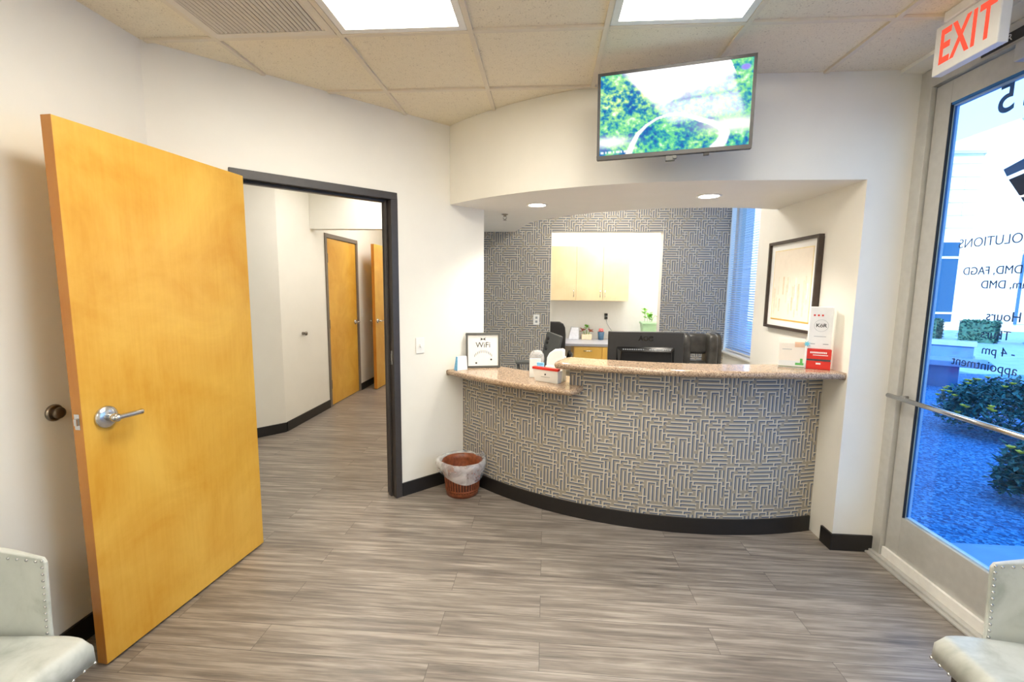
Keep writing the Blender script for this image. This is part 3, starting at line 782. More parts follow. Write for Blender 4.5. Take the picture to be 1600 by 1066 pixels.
ad = k.n('ShaderNodeAddShader'); k.l(em.outputs[0], ad.inputs[0]); k.l(gl.outputs[0], ad.inputs[1]); k.l(ad.outputs[0], k.out.inputs[0])
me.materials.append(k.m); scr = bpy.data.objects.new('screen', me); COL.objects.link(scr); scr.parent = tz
MB().box(-.022, .022, .004, .036, -TH / 2 - .026, -TH / 2 - .0005, 0, tilt).box(.012, .030, -.001, .02, -TH / 2 - .02, -TH / 2 - .004, 0, tilt).build('sensor', M['grey_shell'], tz, bevel=.002)
MB().box(.155, .180, .006, .028, -TH / 2 - .012, -TH / 2 - .0005, 0, tilt).build('foot_clip', M['black'], tz)
br = MB(); br.box(-.11, .11, .058, .072, -.11, .11, 0, tilt); br.tube([(0, .07, 0), (.10, .18, 0), (.02, .310, 0)], .018, 10)
br.build('wall_bracket', M['black'], tz)

# ------------------------------------------------------------------ wall pieces
def plate(name, label, cat, loc, rz, toggle=True, mat=None):
    t = thing(name, label, cat, loc, rz)
    MB().box(-.035, .035, -.006, 0, -.058, .058).build('cover_plate', mat or M['plastic_w'], t, bevel=.003)
    if toggle: MB().box(-.006, .006, -.016, -.006, -.010, .012).build('toggle', M['plastic_w'], t, bevel=.002)
    else:
        for z in (-.022, .022): MB().box(-.012, .012, -.0075, -.006, z - .013, z + .013).build('socket', M['grey_ink'], t, bevel=.002)
    return t
p = w45(1.488, -.0005); plate('light_switch', 'white toggle light switch on the white wall beside the open doorway', 'light switch', (p[0], p[1], 1.107), PI / 4)
plate('wall_outlet', 'white outlet plate on the grey maze wallpaper behind the desk', 'outlet', (-.105, YB - .002, 1.178), 0, False)
plate('light_switch', 'tiny switch plate in the hallway between the two maple doors', 'light switch', (-2.6995, 6.52, 1.14), PI / 2)
ds = thing('door_stop', 'round convex metal door stop on the left wall behind the open door', 'door stop', (XL, 1.642, 1.018))
k = Matrix.Rotation(PI / 2, 4, 'Y')
MB().lathe([(.034, .0003), (.034, .006), (.029, .012)], 24, mat=k).build('rose', M['nickel'], ds)
MB().lathe([(.019, .012), (.024, .024), (.022, .030), (.012, .034), (.0, .034)], 20, mat=k, cap=False).build('rubber_cup', M['brass_dark'], ds)
ds = thing('door_stop', 'small dark door stop on the hallway wall left of the closed door', 'door stop', (-2.70, 4.86, 1.0))
MB().lathe([(.018, .0003), (.016, .03), (.022, .034), (.022, .048), (.0, .05)], 16, mat=k, cap=False).build('bumper', M['nickel'], ds)

pc = thing('framed_picture', 'large framed abstract print with gold lines in the niche beside the desk', 'picture', (XN, 3.365, 1.575))
hw, hh, d = .325, .318, .034
f = MB(); fwid = .020
f.box(-d, -.0005, -hw, hw, hh - fwid, hh).box(-d, -.0005, -hw, hw, -hh, -hh + fwid).box(-d, -.0005, -hw, -hw + fwid, -hh + fwid, hh - fwid).box(-d, -.0005, hw - fwid, hw, -hh + fwid, hh - fwid)
f.build('frame', plain('dark_walnut_frame', srgb(58, 46, 40), .4, var=.2), pc, bevel=.002)
MB().box(-.014, -.004, -hw + fwid, hw - fwid, -hh + fwid, hh - fwid).build('mat_board', plain('bright_mat', (.93, .93, .91, 1), .7, var=.01), pc)
art = MB(); aw, ah = .245, .245
art.box(-.0155, -.014, -aw, aw, -ah, ah, 0)
rg = random.Random(4)
for kx in range(34):      # soft vertical strokes in the lower half
    y = rg.uniform(-aw + .02, aw - .02); h0 = rg.uniform(-ah + .02, -.05); h1 = h0 + rg.uniform(.05, .19); wd_ = rg.uniform(.006, .022)
    art.box(-.0158 - kx * 1e-5, -.0155, y, y + wd_, h0, min(h1, .06), rg.choice((1, 1, 2, 3)))
def m_wash(name, c): return plain(name, srgb(*c), .7, var=.12, scale=40)
art.build('print', [M['pale_peach'], m_wash('wash_tan', (244, 228, 206)), m_wash('wash_brown', (234, 212, 184)), m_wash('wash_white', (254, 248, 238))], pc)
ed = MB(); ed.box(-.0165, -.014, -aw - .006, aw + .006, -ah - .010, -ah, 0).box(-.0165, -.014, -aw - .006, aw + .006, ah, ah + .006, 1).box(-.0165, -.014, -aw - .005, -aw, -ah, ah, 1).box(-.0165, -.014, aw, aw + .005, -ah, ah, 1)
ed.build('gold_border', [M['gold'], plain('pale_gold', srgb(246, 226, 170), .4)], pc)

# ------------------------------------------------------------------ things on the desk
def lean(x, y, z): return (x, y, z)
# sign in a dark frame (leans back on an easel foot)
fsn = thing('framed_sign', 'square dark framed hand lettered sign on the lower granite countertop', 'sign', (-.485, 3.515, .905), math.radians(14))
tl = Matrix.Rotation(math.radians(-7), 4, 'X')
w_, h_ = .135, .275; f = MB(); fw_ = .016
f.box(-w_, w_, -.016, .004, h_ - fw_, h_, 0, tl).box(-w_, w_, -.016, .004, .001, fw_, 0, tl).box(-w_, -w_ + fw_, -.016, .004, fw_, h_ - fw_, 0, tl).box(w_ - fw_, w_, -.016, .004, fw_, h_ - fw_, 0, tl)
f.build('frame', plain('dark_pewter_frame', srgb(88, 88, 86), .4), fsn, bevel=.002)
MB().box(-w_ + fw_, w_ - fw_, -.008, .002, fw_, h_ - fw_, 0, tl).build('sheet', M['paper'], fsn)
MB().add([tuple(tl @ Vector(p_)) for p_ in ((-.03, .004, .17), (.03, .004, .17))] + [(-.03, .052, .002), (.03, .052, .002), (-.03, .055, .002), (.03, .055, .002)], [(0, 1, 3, 2), (2, 3, 5, 4), (0, 4, 5, 1)]).build('easel_foot', M['black'], fsn)
fT = lambda x, z: tl @ frame4((x, -.0086, z), (1, 0, 0), (0, 0, 1))
text('sign_lettering', 'WiFi', .060, M['ink'], fsn, fT(0, .178), align='CENTER')
mk = MB()
mk.add([tuple(tl @ Vector((sx * x, -.0088, z))) for sx in (1,) for x, z in ((-.022, .238), (-.002, .228), (-.002, .220), (-.022, .216), (-.016, .228))], [(0, 1, 2, 3, 4)], 0)
mk.add([tuple(tl @ Vector((x, -.0088, z))) for x, z in ((.022, .238), (.002, .228), (.002, .220), (.022, .216), (.016, .228))], [(0, 1, 2, 3, 4)], 0)
for k in range(11):
    t = -.9 + 1.8 * k / 10; x = .085 * math.sin(t); z = .055 + .085 * math.cos(t) - .012
    mk.box(x - .002, x + .002, -.0088, -.0082, z - .010, z + .010, 1, tl)
mk.box(-.052, .050, -.0086, -.0082, .052, .062, 2, tl)
for x, z in ((-.055, .038), (.063, .064)): mk.lathe([(.0075, 0), (.0075, .0008)], 14, 0, tl @ frame4((x, -.0088, z), (1, 0, 0), (0, 0, 1)))
mk.split('printed_stroke', [M['ink'], plain('soft_grey_ink', srgb(100, 106, 110), .6), M['paper']], fsn)

cb = thing('tissue_pack', 'small white and light blue pack beside the framed sign', 'box', (-.640, 3.395, .905), math.radians(40))
MB().add([(-.045, -.025, 0), (.045, -.025, 0), (.045, .025, 0), (-.045, .025, 0), (-.034, -.012, .105), (.045, -.012, .105), (.045, .012, .105), (-.034, .012, .105)],
         [(3, 2, 1, 0), (4, 5, 6, 7), (0, 1, 5, 4), (2, 3, 7, 6), (1, 2, 6, 5)]).build('pack', M['paper'], cb, bevel=.003)
MB().add([(-.0465, -.025, .001), (-.0465, .025, .001), (-.0355, .012, .105), (-.0355, -.012, .105), (-.044, -.025, .001), (-.044, .025, .001), (-.033, .012, .105), (-.033, -.012, .105)],
         [(0, 1, 2, 3), (7, 6, 5, 4), (0, 4, 5, 1), (2, 6, 7, 3), (1, 5, 6, 2), (0, 3, 7, 4)]).build('printed_side', M['skyblue'], cb)

tb = thing('card_box', 'white box with red rim on the lower countertop beside the raised counter', 'box', (.012, 3.025, .905), math.radians(-31))
q = .098
MB().add([(-q * .92, -.004, 0), (q * .92, -.004, 0), (q * .92, .045, 0), (-q * .92, .045, 0), (-q, -.020, .085), (q, -.020, .085), (q, .047, .085), (-q, .047, .085)],
         [(3, 2, 1, 0), (4, 5, 6, 7), (0, 1, 5, 4), (2, 3, 7, 6), (1, 2, 6, 5), (3, 0, 4, 7)]).build('tray', M['paper'], tb, bevel=.002)
MB().box(-q - .002, q + .002, -.024, .010, .085, .101).build('red_rim', M['red'], tb, bevel=.002)
mk = MB(); mk.lathe([(.006, 0), (.006, .0008)], 12, 0, frame4((0, -.0165, .055), (1, 0, 0), (0, .18, .98))); mk.box(-.035, .035, -.0138, -.0125, .036, .0385, 1); mk.split('printed_mark', [M['ink'], M['grey_ink']], tb)
cbx = thing('envelope_box', 'cream box tucked behind the red rimmed white box', 'box', (.075, 3.065, .905), math.radians(-31))
MB().box(-.085, .055, 0, .045, .0005, .098).build('carton', M['cream_paper'], cbx, bevel=.002)
tag(MB().box(-.026, .026, -.008, .008, 0, .118).build('notepad', M['skyblue'], loc=(-.030, 3.118, .905), rz=-.54, bevel=.003), 'light blue pad standing behind the red rimmed white box', 'notepad')
cl = thing('plastic_dome', 'clear domed plastic container with white front behind the red rimmed box', 'container', (-.058, 3.235, .905))
MB().lathe([(.052, .0005), (.055, .06), (.054, .13), (.048, .160), (.034, .182), (.0, .192)], 28, cap=False).build('dome', M['clearpl'], cl)
MB().box(-.050, .030, -.062, -.052, .0005, .135).build('label_card', M['paper'], cl, bevel=.002)
wd = thing('paper_dispenser', 'rounded white plastic dispenser next to the end of the raised counter', 'dispenser', (.075, 3.215, .905), math.radians(-12))
pr = [(-.062, 0), (.062, 0), (.062, .196), (.045, .203), (-.01, .196), (-.042, .172), (-.058, .14), (-.062, .10)]
MB().add([(x, -.025, z) for x, z in pr] + [(x, .045, z) for x, z in pr], [tuple(range(8)), tuple(reversed(range(8, 16)))] + [(i, i + 8, (i + 1) % 8 + 8, (i + 1) % 8) for i in range(8)]).build('shell', M['plastic_w'], wd, bevel=.010, seg=3)
MB().box(.062, .072, -.015, .03, .12, .150).build('tab', M['plastic_w'], wd, bevel=.002)

# right end of the raised counter
lt = thing('leaflet_stand', 'pale leaflet in a clear stand on the raised counter', 'leaflet', (1.490, 2.845, 1.070), math.radians(-20))
tl = Matrix.Rotation(math.radians(-10), 4, 'X')
MB().box(-.068, .068, -.002, .0015, .006, .180, 0, tl).build('leaflet', M['pale_peach'], lt)
MB().box(-.070, .070, -.0045, -.0030, .002, .150, 0, tl).box(-.070, .070, -.0045, .055, .0005, .0025).build('clear_holder', M['glass_pic'], lt)
MB().box(-.068, .068, .002, .006, .004, .182, 0, tl).build('backing', M['paper'], lt)
mk = MB(); mk.box(.014, .066, -.0026, -.0018, .128, .160, 0, tl).box(-.05, .0, -.0026, -.0018, .112, .115, 1, tl).box(.02, .064, -.0026, -.0018, .020, .034, 2, tl).box(.045, .058, -.0026, -.0018, .034, .060, 2, tl).box(-.068, .068, -.0026, -.0018, .006, .012, 3, tl).box(-.068, .066, -.0024, -.0019, .014, .045, 4, tl)
mk.split('printed_picture', [M['peach'], M['grey_ink'], M['green_print'], plain('sage_strip', srgb(150, 160, 130), .6), M['paper']], lt)
wb = thing('brochure_box', 'tall white display box standing on red cartons at the counter end', 'box', (1.642, 2.850, 1.070), math.radians(-25))
MB().box(-.058, .058, -.03, .035, .1225, .372).build('carton', M['paper'], wb, bevel=.002)
mk = MB()
for k in range(3): mk.box(-.040 + k * .020, -.030 + k * .020, -.0312, -.030, .318, .328, 0)
mk.lathe([(.0345, 0), (.0345, .0006), (.0358, .0006), (.0358, 0)], 40, 1, frame4((.002, -.0302, .262), (1, 0, 0), (0, 0, 1)), cap=False)
mk.box(-.045, -.022, -.031, -.030, .150, .154, 1).box(.018, .045, -.031, -.030, .150, .154, 1).box(-.03, .03, -.031, -.030, .196, .1985, 1)
mk.split('printed_mark', [M['red'], M['grey_ink']], wb)
text('box_lettering', 'KöR', .030, M['ink'], wb, frame4((.002, -.0306, .262), (1, 0, 0), (0, 0, 1)), weight=.0006)
for i, (z0_, z1_, lab) in enumerate(((.0005, .050, 'lower red carton under the tall white display box'), (.062, .1215, 'upper red carton with white print under the tall white display box'))):
    rb = thing('red_carton', lab, 'box', (1.640, 2.842, 1.070 + z0_), math.radians(-25), 'red cartons at the counter end')
    MB().box(-.060, .062, -.034, .034, 0, z1_ - z0_).build('carton', M['red'], rb, bevel=.0015)
    mk = MB()
    if i: 
        for k in range(10): mk.box(-.044 + k * .0085, -.038 + k * .0085, -.0352, -.034, .034, .044, 0)
        mk.box(-.03, .045, -.0352, -.034, .022, .026, 0)
    else: mk.box(-.012, .012, -.0352, -.034, .030, .040, 0)
    mk.split('printed_mark', M['paper'], rb)
tag(MB().box(-.059, .061, -.030, .034, 0, .0105).build('dark_tray', plain('grey_tray', srgb(80, 82, 84), .4), loc=(1.640, 2.842, 1.1208), rz=math.radians(-25)), 'thin dark grey tray between the two red cartons', 'tray')
sb = thing('starburst_card', 'small blue star shaped card poking out beside the white display box', 'card', (1.568, 2.838, 1.070), math.radians(-20))
mk = MB()
pts = [((.020 if i % 2 else .009) * math.cos(PI * i / 7), (.020 if i % 2 else .009) * math.sin(PI * i / 7)) for i in range(14)]
mk.prism(pts, -.0006, .0006, 0, Matrix.Translation((0, .0, .150)) @ Matrix.Rotation(PI / 2, 4, 'X')); mk.box(-.003, .003, .0007, .002, 0, .15, 1)
mk.build('star', [plain('aqua_print', srgb(110, 200, 220), .6), M['paper']], sb)

# monitor seen from behind
mo = thing('monitor', 'black computer monitor seen from behind on the work side of the desk', 'monitor', (.728, 3.36, .740), math.radians(-1.5))
z0_, z1_ = .16, .487
MB().box(-.268, .268, -.014, .022, z0_, z1_).build('back_shell', M['black'], mo, bevel=.006)
MB().add([(-.205, -.014, .20), (.205, -.014, .20), (.205, -.014, .375), (-.205, -.014, .375), (-.19, -.050, .205), (.19, -.050, .205), (.175, -.050, .350), (-.175, -.050, .350)],
         [(4, 5, 6, 7), (0, 1, 5, 4), (1, 2, 6, 5), (2, 3, 7, 6), (3, 0, 4, 7)]).build('rear_bulge', M['black_gloss'], mo, bevel=.006)
vt = MB()
for k in range(22):
    x = -.165 + k * .0157
    if abs(x + .002) < .012: continue
    vt.box(x, x + .009, -.0405, -.030, .3565, .3630)
vt.split('vent_slot', M['grey_ink'], mo)
MB().box(-.026, .026, .022, .024, .17, .47).box(-.258, .258, .0215, .0235, .17, .475).build('display', M['black_gloss'], mo)
text('back_lettering', 'AOC', .046, M['black_gloss'], mo, frame4((0, -.0145, .437), (1, 0, 0), (0, 0, 1)), weight=.0022, ext=.0012)
MB().box(-.035, .035, -.052, -.014, .0, .24).build('stand', M['chrome'], mo, bevel=.006); MB().box(-.12, .12, -.09, .10, .0005, .014).build('foot', M['black'], mo, bevel=.005)

# black leather chair behind the monitor
lc = thing('office_chair', 'black leather executive chair behind the monitor', 'office chair', (1.225, 3.74, 0), PI)
k = MB(); k.sbox((0, .03, .80), .20, .06, .17, .45); k.build('backrest', M['bleather'], lc)
k = MB(); k.sbox((.025, .0, 1.105), .105, .060, .082, .42); k.build('headrest', M['bleather'], lc)
for x, hw_, d_, y in ((.112, .036, .085, .02), (-.085, .042, .085, .03), (-.145, .034, .10, -.04)):
    k = MB(); k.sbox((x, y, 1.02), hw_, d_, .175, .5); k.build('side_bolster', M['bleather'], lc)
k = MB(); k.sbox((0, -.30, .50), .25, .25, .06, .4); k.build('seat', M['bleather'], lc)
for sx in (-1, 1): MB().tube([(sx * .27, -.45, .50), (sx * .30, -.45, .68), (sx * .30, -.12, .70), (sx * .27, -.05, .55)], .022, 10).build('armrest', M['black'], lc)
k = MB().cyl((0, -.30, .10), (0, -.30, .45), .028); k.build('gas_column', M['black'], lc)
for i in range(5):
    a_ = 2 * PI * i / 5; MB().cyl((0, -.30, .11), (.30 * math.cos(a_), -.30 + .30 * math.sin(a_), .07), .022, .014).ball((.30 * math.cos(a_), -.30 + .30 * math.sin(a_), .032), .03, seg=10).build('base_leg', M['black'], lc)

# grey task chair deeper in the work area
gc = thing('task_chair', 'dark grey task chair with loop armrest near the papered wall', 'office chair', (-.02, 4.58, 0), math.radians(0))
k = Matrix.Translation((.085, 0, .93)) @ Matrix.Rotation(math.radians(12), 4, 'Y') @ Matrix.Rotation(math.radians(-55), 4, 'Z')
bb = MB(); bb.box(-.125, .125, -.018, .018, -.22, .150, 0, k); bb.build('backrest', M['grey_shell'], gc, bevel=.014, seg=3)
bb = MB()
for z in (-.02, .045, .085): bb.lathe([(.022, 0), (.018, .010), (.0, .011)], 14, 0, k @ Matrix.Translation((-.07, -.018, z)) @ Matrix.Rotation(PI / 2, 4, 'X'), cap=False)
bb.split('back_bracket', M['black'], gc)
bb = MB(); bb.sbox((-.20, .05, .50), .24, .24, .045, .4); bb.build('seat', M['black'], gc)
ar = MB(); ar.add([(-.285, -.06, .795), (-.075, -.06, .800), (-.085, .05, .800), (-.275, .05, .795), (-.27, -.06, .765), (-.085, -.06, .768), (-.095, .05, .768), (-.262, .05, .765)],
                  [(0, 1, 2, 3), (7, 6, 5, 4), (0, 4, 5, 1), (1, 5, 6, 2), (2, 6, 7, 3), (3, 7, 4, 0)]); ar.build('armrest', M['grey_shell'], gc, bevel=.006)
for x0_, x1_ in ((-.255, -.235), (-.12, -.16)): MB().tube([(x0_, 0, .768), (x1_, 0, .60), (x1_ - .0, 0, .50)], .016, 10).build('arm_post', M['grey_shell'], gc)
MB().cyl((-.20, .05, .10), (-.20, .05, .47), .028).build('gas_column', M['black'], gc)
MB().tube([(.09, .0, .74), (.06, .02, .56), (-.10, .05, .48)], .02, 8).build('back_stem', M['black'], gc)
for i in range(5):
    a_ = 2 * PI * i / 5; MB().cyl((-.20, .05, .11), (-.20 + .28 * math.cos(a_), .05 + .28 * math.sin(a_), .07), .02, .014).ball((-.20 + .28 * math.cos(a_), .05 + .28 * math.sin(a_), .032), .03, seg=10).build('base_leg', M['black'], gc)

# ------------------------------------------------------------------ back room
uc = thing('wall_cupboard', 'row of pale maple wall cupboards in the white back room', 'cupboard', (0, 6.72, 1.36))
MB().box(.03, 1.13, -.30, -.0005, 0, .745).build('body', M['maple_pale'], uc)
for i, (a_, b_) in enumerate(((.032, .408), (.412, .772), (.776, 1.128))):
    dr = MB().box(a_, b_, -.32, -.3005, .002, .743).build('door', M['maple_pale'], uc, bevel=.002)
    hx = b_ - .03 if i != 2 else a_ + .03
    MB().tube([(hx, -.32, .05), (hx, -.34, .06), (hx, -.34, .14), (hx, -.32, .15)], .004, 8).build('handle', M['chrome'], dr)
wt = tag(MB().box(.02, 1.96, 6.05, 6.715, .765, .80).build('worktop', M['grey_top'], bevel=.003), 'grey laminate worktop along the back room wall', 'worktop')
bc = thing('base_cabinet', 'maple drawer cabinet under the grey worktop in the back room', 'cabinet', (0, 6.08, 0))
MB().box(.38, 1.9, 0, .62, .08, .764).box(.40, 1.9, .05, .62, .0005, .08).build('body', M['maple_drawer'], bc)
for z0_, z1_ in ((.60, .755), (.35, .592), (.09, .342)):
    dr = MB().box(.385, .752, -.02, -.0005, z0_, z1_).build('drawer', M['maple_drawer'], bc, bevel=.003)
    MB().tube([(.51, -.02, z1_ - .05), (.515, -.04, z1_ - .05), (.615, -.04, z1_ - .05), (.62, -.02, z1_ - .05)], .005, 8).build('handle', M['chrome'], dr)
for a_, b_ in ((.758, 1.12), (1.126, 1.50), (1.506, 1.895)):
    MB().box(a_, b_, -.02, -.0005, .09, .755).build('door', M['maple_drawer'], bc, bevel=.003)
bk = thing('office_chair', 'tall black office chair back in the opening to the back room', 'office chair', (.035, 5.72, 0), math.radians(2))
pr = [(-.21, .52), (.19, .52), (.215, .62), (.218, .95), (.21, 1.04), (.185, 1.09), (.14, 1.115), (-.16, 1.115), (-.20, 1.09), (-.225, 1.04), (-.23, .62)]
n = len(pr)
MB().add([(x, -.03, z) for x, z in pr] + [(x, .03, z) for x, z in pr], [tuple(range(n)), tuple(reversed(range(n, 2 * n)))] + [(i, i + n, (i + 1) % n + n, (i + 1) % n) for i in range(n)]).build('backrest', M['black'], bk, bevel=.012, seg=3)
k = MB(); k.sbox((0, .28, .50), .25, .25, .05, .4); k.build('seat', M['black'], bk)
MB().tube([(.27, .05, .52), (.30, .05, .69), (.30, .32, .69), (.27, .36, .52)], .022, 10).build('armrest', M['black'], bk)
MB().cyl((0, .28, .1), (0, .28, .46), .028).build('gas_column', M['black'], bk)
for i in range(5):
    a_ = 2 * PI * i / 5; MB().cyl((0, .28, .11), (.28 * math.cos(a_), .28 + .28 * math.sin(a_), .07), .02, .014).ball((.28 * math.cos(a_), .28 + .28 * math.sin(a_), .032), .03, seg=10).build('base_leg', M['black'], bk)

wp = thing('paper_stack', 'white desk organiser at the left end of the grey worktop', 'organiser', (.405, 6.60, .80))
MB().add([(-.075, -.06, 0), (.075, -.06, 0), (.075, .06, 0), (-.075, .06, 0), (-.035, -.03, .175), (.07, -.03, .175), (.07, .05, .175), (-.035, .05, .175)],
         [(3, 2, 1, 0), (4, 5, 6, 7), (0, 1, 5, 4), (2, 3, 7, 6), (1, 2, 6, 5), (3, 0, 4, 7)]).build('holder', plain('blue_white_plastic', srgb(226, 230, 240), .4), wp, bevel=.006)
def leaf_mesh(mb, c, direction, L, Wd, mi=0):
    d_ = Vector(direction).normalized(); sd = d_.cross(Vector((0, 0, 1)));
    sd = Vector((1, 0, 0)) if sd.length < .1 else sd.normalized(); up_ = sd.cross(d_)
    c = Vector(c); P_ = [c, c + d_ * L * .35 + sd * Wd + up_ * .004, c + d_ * L * .75 + sd * Wd * .7, c + d_ * L - up_ * L * .12, c + d_ * L * .75 - sd * Wd * .7, c + d_ * L * .35 - sd * Wd + up_ * .004, c + d_ * L * .5 - up_ * .006]
    mb.add(P_, [(0, 1, 6), (1, 2, 6), (2, 3, 6), (3, 4, 6), (4, 5, 6), (5, 0, 6)], mi, True)
sc_ = thing('potted_succulent', 'small reddish green plant in a cream pot on the worktop', 'plant', (.59, 6.58, .80))
MB().box(-.072, .072, -.05, .05, .0005, .075).build('pot', M['potcream'], sc_, bevel=.006)
fo = MB(); rg = random.Random(2)
for i in range(54):
    a_ = rg.uniform(0, 2 * PI); el = rg.uniform(.1, 1.2); r_ = rg.choice((-.055, 0, .05))
    c = (r_ + rg.uniform(-.01, .01), rg.uniform(-.02, .02), .12 + (.045 if r_ == 0 else .0) + rg.uniform(-.01, .03))
    leaf_mesh(fo, c, (math.cos(a_), math.sin(a_), math.tan(el) * .6), .045, .013, 1 if r_ == 0 else 0)
for r_ in (-.055, 0, .05): fo.cyl((r_ * .5, 0, .07), (r_, 0, .14), .004, mi=1, seg=6)
fo.build('foliage', [M['succ_red'], M['leafgreen']], sc_)
cu = thing('pencil_cup', 'blue patterned cup with pink paper on the grey worktop', 'cup', (.795, 6.58, .80))
MB().lathe([(.038, .0005), (.048, .115), (.044, .115), (.035, .006)], 22, cap=False).build('cup', M['cupblue'], cu)
k = MB()
for i in range(6):
    a_ = i * 1.1; k.sbox((.018 * math.cos(a_), .018 * math.sin(a_), .125 + .01 * (i % 3)), .02, .02, .018, .8, 6)
k.build('pink_paper', M['pink'], cu)
ou = thing('wall_outlet', 'dark double outlet on the back room wall with grey cord', 'outlet', (.875, 6.7185, 1.12))
MB().box(-.022, .022, -.012, 0, .015, .052).box(-.022, .022, -.012, 0, -.034, .006).build('plug', M['black'], ou, bevel=.003)
MB().tube([(.0, -.012, -.03), (.015, -.02, -.09), (.05, -.022, -.15), (.085, -.02, -.20), (.095, -.03, -.24)], .003, 8).build('cord', M['grey_ink'], ou)
tag(MB().box(-.025, .025, -.02, .02, 0, .05).build('power_adapter', M['black'], loc=(.985, 6.68, .86), bevel=.004), 'small black power adapter at the end of the grey cord', 'adapter')
gp = thing('potted_plant', 'leafy plant in a pale green planter in the back room', 'plant', (1.46, 6.48, .80))
MB().add([(-.10, -.07, .0005), (.10, -.07, .0005), (.10, .07, .0005), (-.10, .07, .0005), (-.125, -.09, .25), (.125, -.09, .25), (.125, .09, .25), (-.125, .09, .25)],
         [(3, 2, 1, 0), (4, 5, 6, 7), (0, 1, 5, 4), (2, 3, 7, 6), (1, 2, 6, 5), (3, 0, 4, 7)]).build('planter', M['potgreen'], gp, bevel=.008)
MB().box(-.135, .135, -.10, .10, .245, .275).build('rim', M['potgreen'], gp, bevel=.006)
fo = MB()
for st_ in ((-.08, .16, .02), (-.05, .13, -.01), (.02, .07, .02), (.11, .05, 0), (-.02, .10, .02)):
    x, hgt, y = st_
    fo.tube([(x, y, .25), (x + .01, y, .27 + hgt * .5), (x - .005, y, .27 + hgt)], .004, 6)
    for i in range(7):
        a_ = rg.uniform(0, 2 * PI); leaf_mesh(fo, (x, y, .29 + hgt * rg.uniform(.1, 1)), (math.cos(a_), math.sin(a_) * .6, .5), .06, .018)
fo.tube([(.0, 0, .27), (.06, 0, .37), (.10, 0, .33), (.115, 0, .28)], .003, 6)
fo.build('foliage', M['leafgreen'], gp)

# ------------------------------------------------------------------ waste basket
wb_ = thing('waste_basket', 'brown ribbed waste basket with clear plastic liner beside the reception desk', 'waste basket', (-.602, 3.24, 0))
bs = MB()
bs.lathe([(.118, .0005), (.120, .022), (.121, .034)], 60, cap=False)
bs.lathe([(.1205, .034), (.1315, .13), (.1375, .205)], 60, 1, cap=False)
bs.lathe([(.1395, .205), (.145, .225), (.150, .246), (.150, .252), (.142, .252), (.134, .21), (.114, .012), (0, .010)], 60, cap=False)
bs.lathe([(.118, .0005), (0, .0006)], 60, cap=False)
for i in range(38):
    a_ = 2 * PI * i / 38; m_ = Matrix.Rotation(a_, 4, 'Z')
    bs.add([(.118, -.0058, .034), (.1245, -.0046, .034), (.1245, .0046, .034), (.118, .0058, .034), (.136, -.0066, .206), (.1425, -.0052, .206), (.1425, .0052, .206), (.136, .0066, .206)],
           [(3, 2, 1, 0), (4, 5, 6, 7), (0, 1, 5, 4), (2, 3, 7, 6), (1, 2, 6, 5), (3, 0, 4, 7)], 0, False, m_)
bs.build('basket', [M['basket'], M['basket_dark']], wb_)
MB().lathe([(.1245, .040), (.1275, .044), (.1275, .050), (.1255, .054)], 60, cap=False).build('bottom_band', M['basket'], wb_)
# liner: hangs inside and folds over the rim, flaring unevenly
rg = random.Random(7); lv = []; NS = 96
prof = [(.02, .03), (.095, .035), (.118, .10), (.138, .20), (.150, .255), (.158, .268), (.170, .262), (.176, .225), (.174, .190), (.165, .150)]
k = MB(); vs = []
for i in range(NS):
    a_ = 2 * PI * i / NS
    for j, (r_, z) in enumerate(prof):
        wob = noise.noise(Vector((3 * math.cos(a_), 3 * math.sin(a_), j * .35)))
        fl = 1 if j < 4 else 1 + .07 * wob
        if j >= 5:
            ear = math.exp(-((((a_ - .55 + PI) % (2 * PI)) - PI) / .22) ** 2); ear2 = math.exp(-((((a_ - 3.35 + PI) % (2 * PI)) - PI) / .35) ** 2)
            fl += .30 * ear * (j >= 6) + .12 * ear2; z2 = z + .035 * ear * (j >= 6) * (1.6 if j > 7 else 1) + .01 * ear2
        else: z2 = z
        if j >= 8: z2 += .028 * math.sin(a_ * 2 + .6) + .01 * wob
        rr = r_ * fl
        x, y = rr * math.cos(a_), rr * math.sin(a_)
        vs.append((x, y, z2))
n = len(prof)
# keep the plastic on the room side of wall and desk
def inside(p):
    X, Y = p[0] - .602, p[1] + 3.24
    over = (Y - (X + 4.159)) * R2 + .015
    if over > 0: X += over * R2; Y -= over * R2
    dr = 2.335 - math.hypot(X - CX, Y - CY)
    if dr > 0 and p[2] < HB + .2:
        l_ = math.hypot(X - CX, Y - CY); X = CX + (X - CX) * (2.335 / l_); Y = CY + (Y - CY) * (2.335 / l_)
    return (X + .602, Y - 3.24, p[2])
vs = [inside(p_) for p_ in vs]
k.add(vs, [(i * n + j, ((i + 1) % NS) * n + j, ((i + 1) % NS) * n + j + 1, i * n + j + 1) for i in range(NS) for j in range(n - 1)], 0, True)
k.build('liner', M['liner'], wb_)

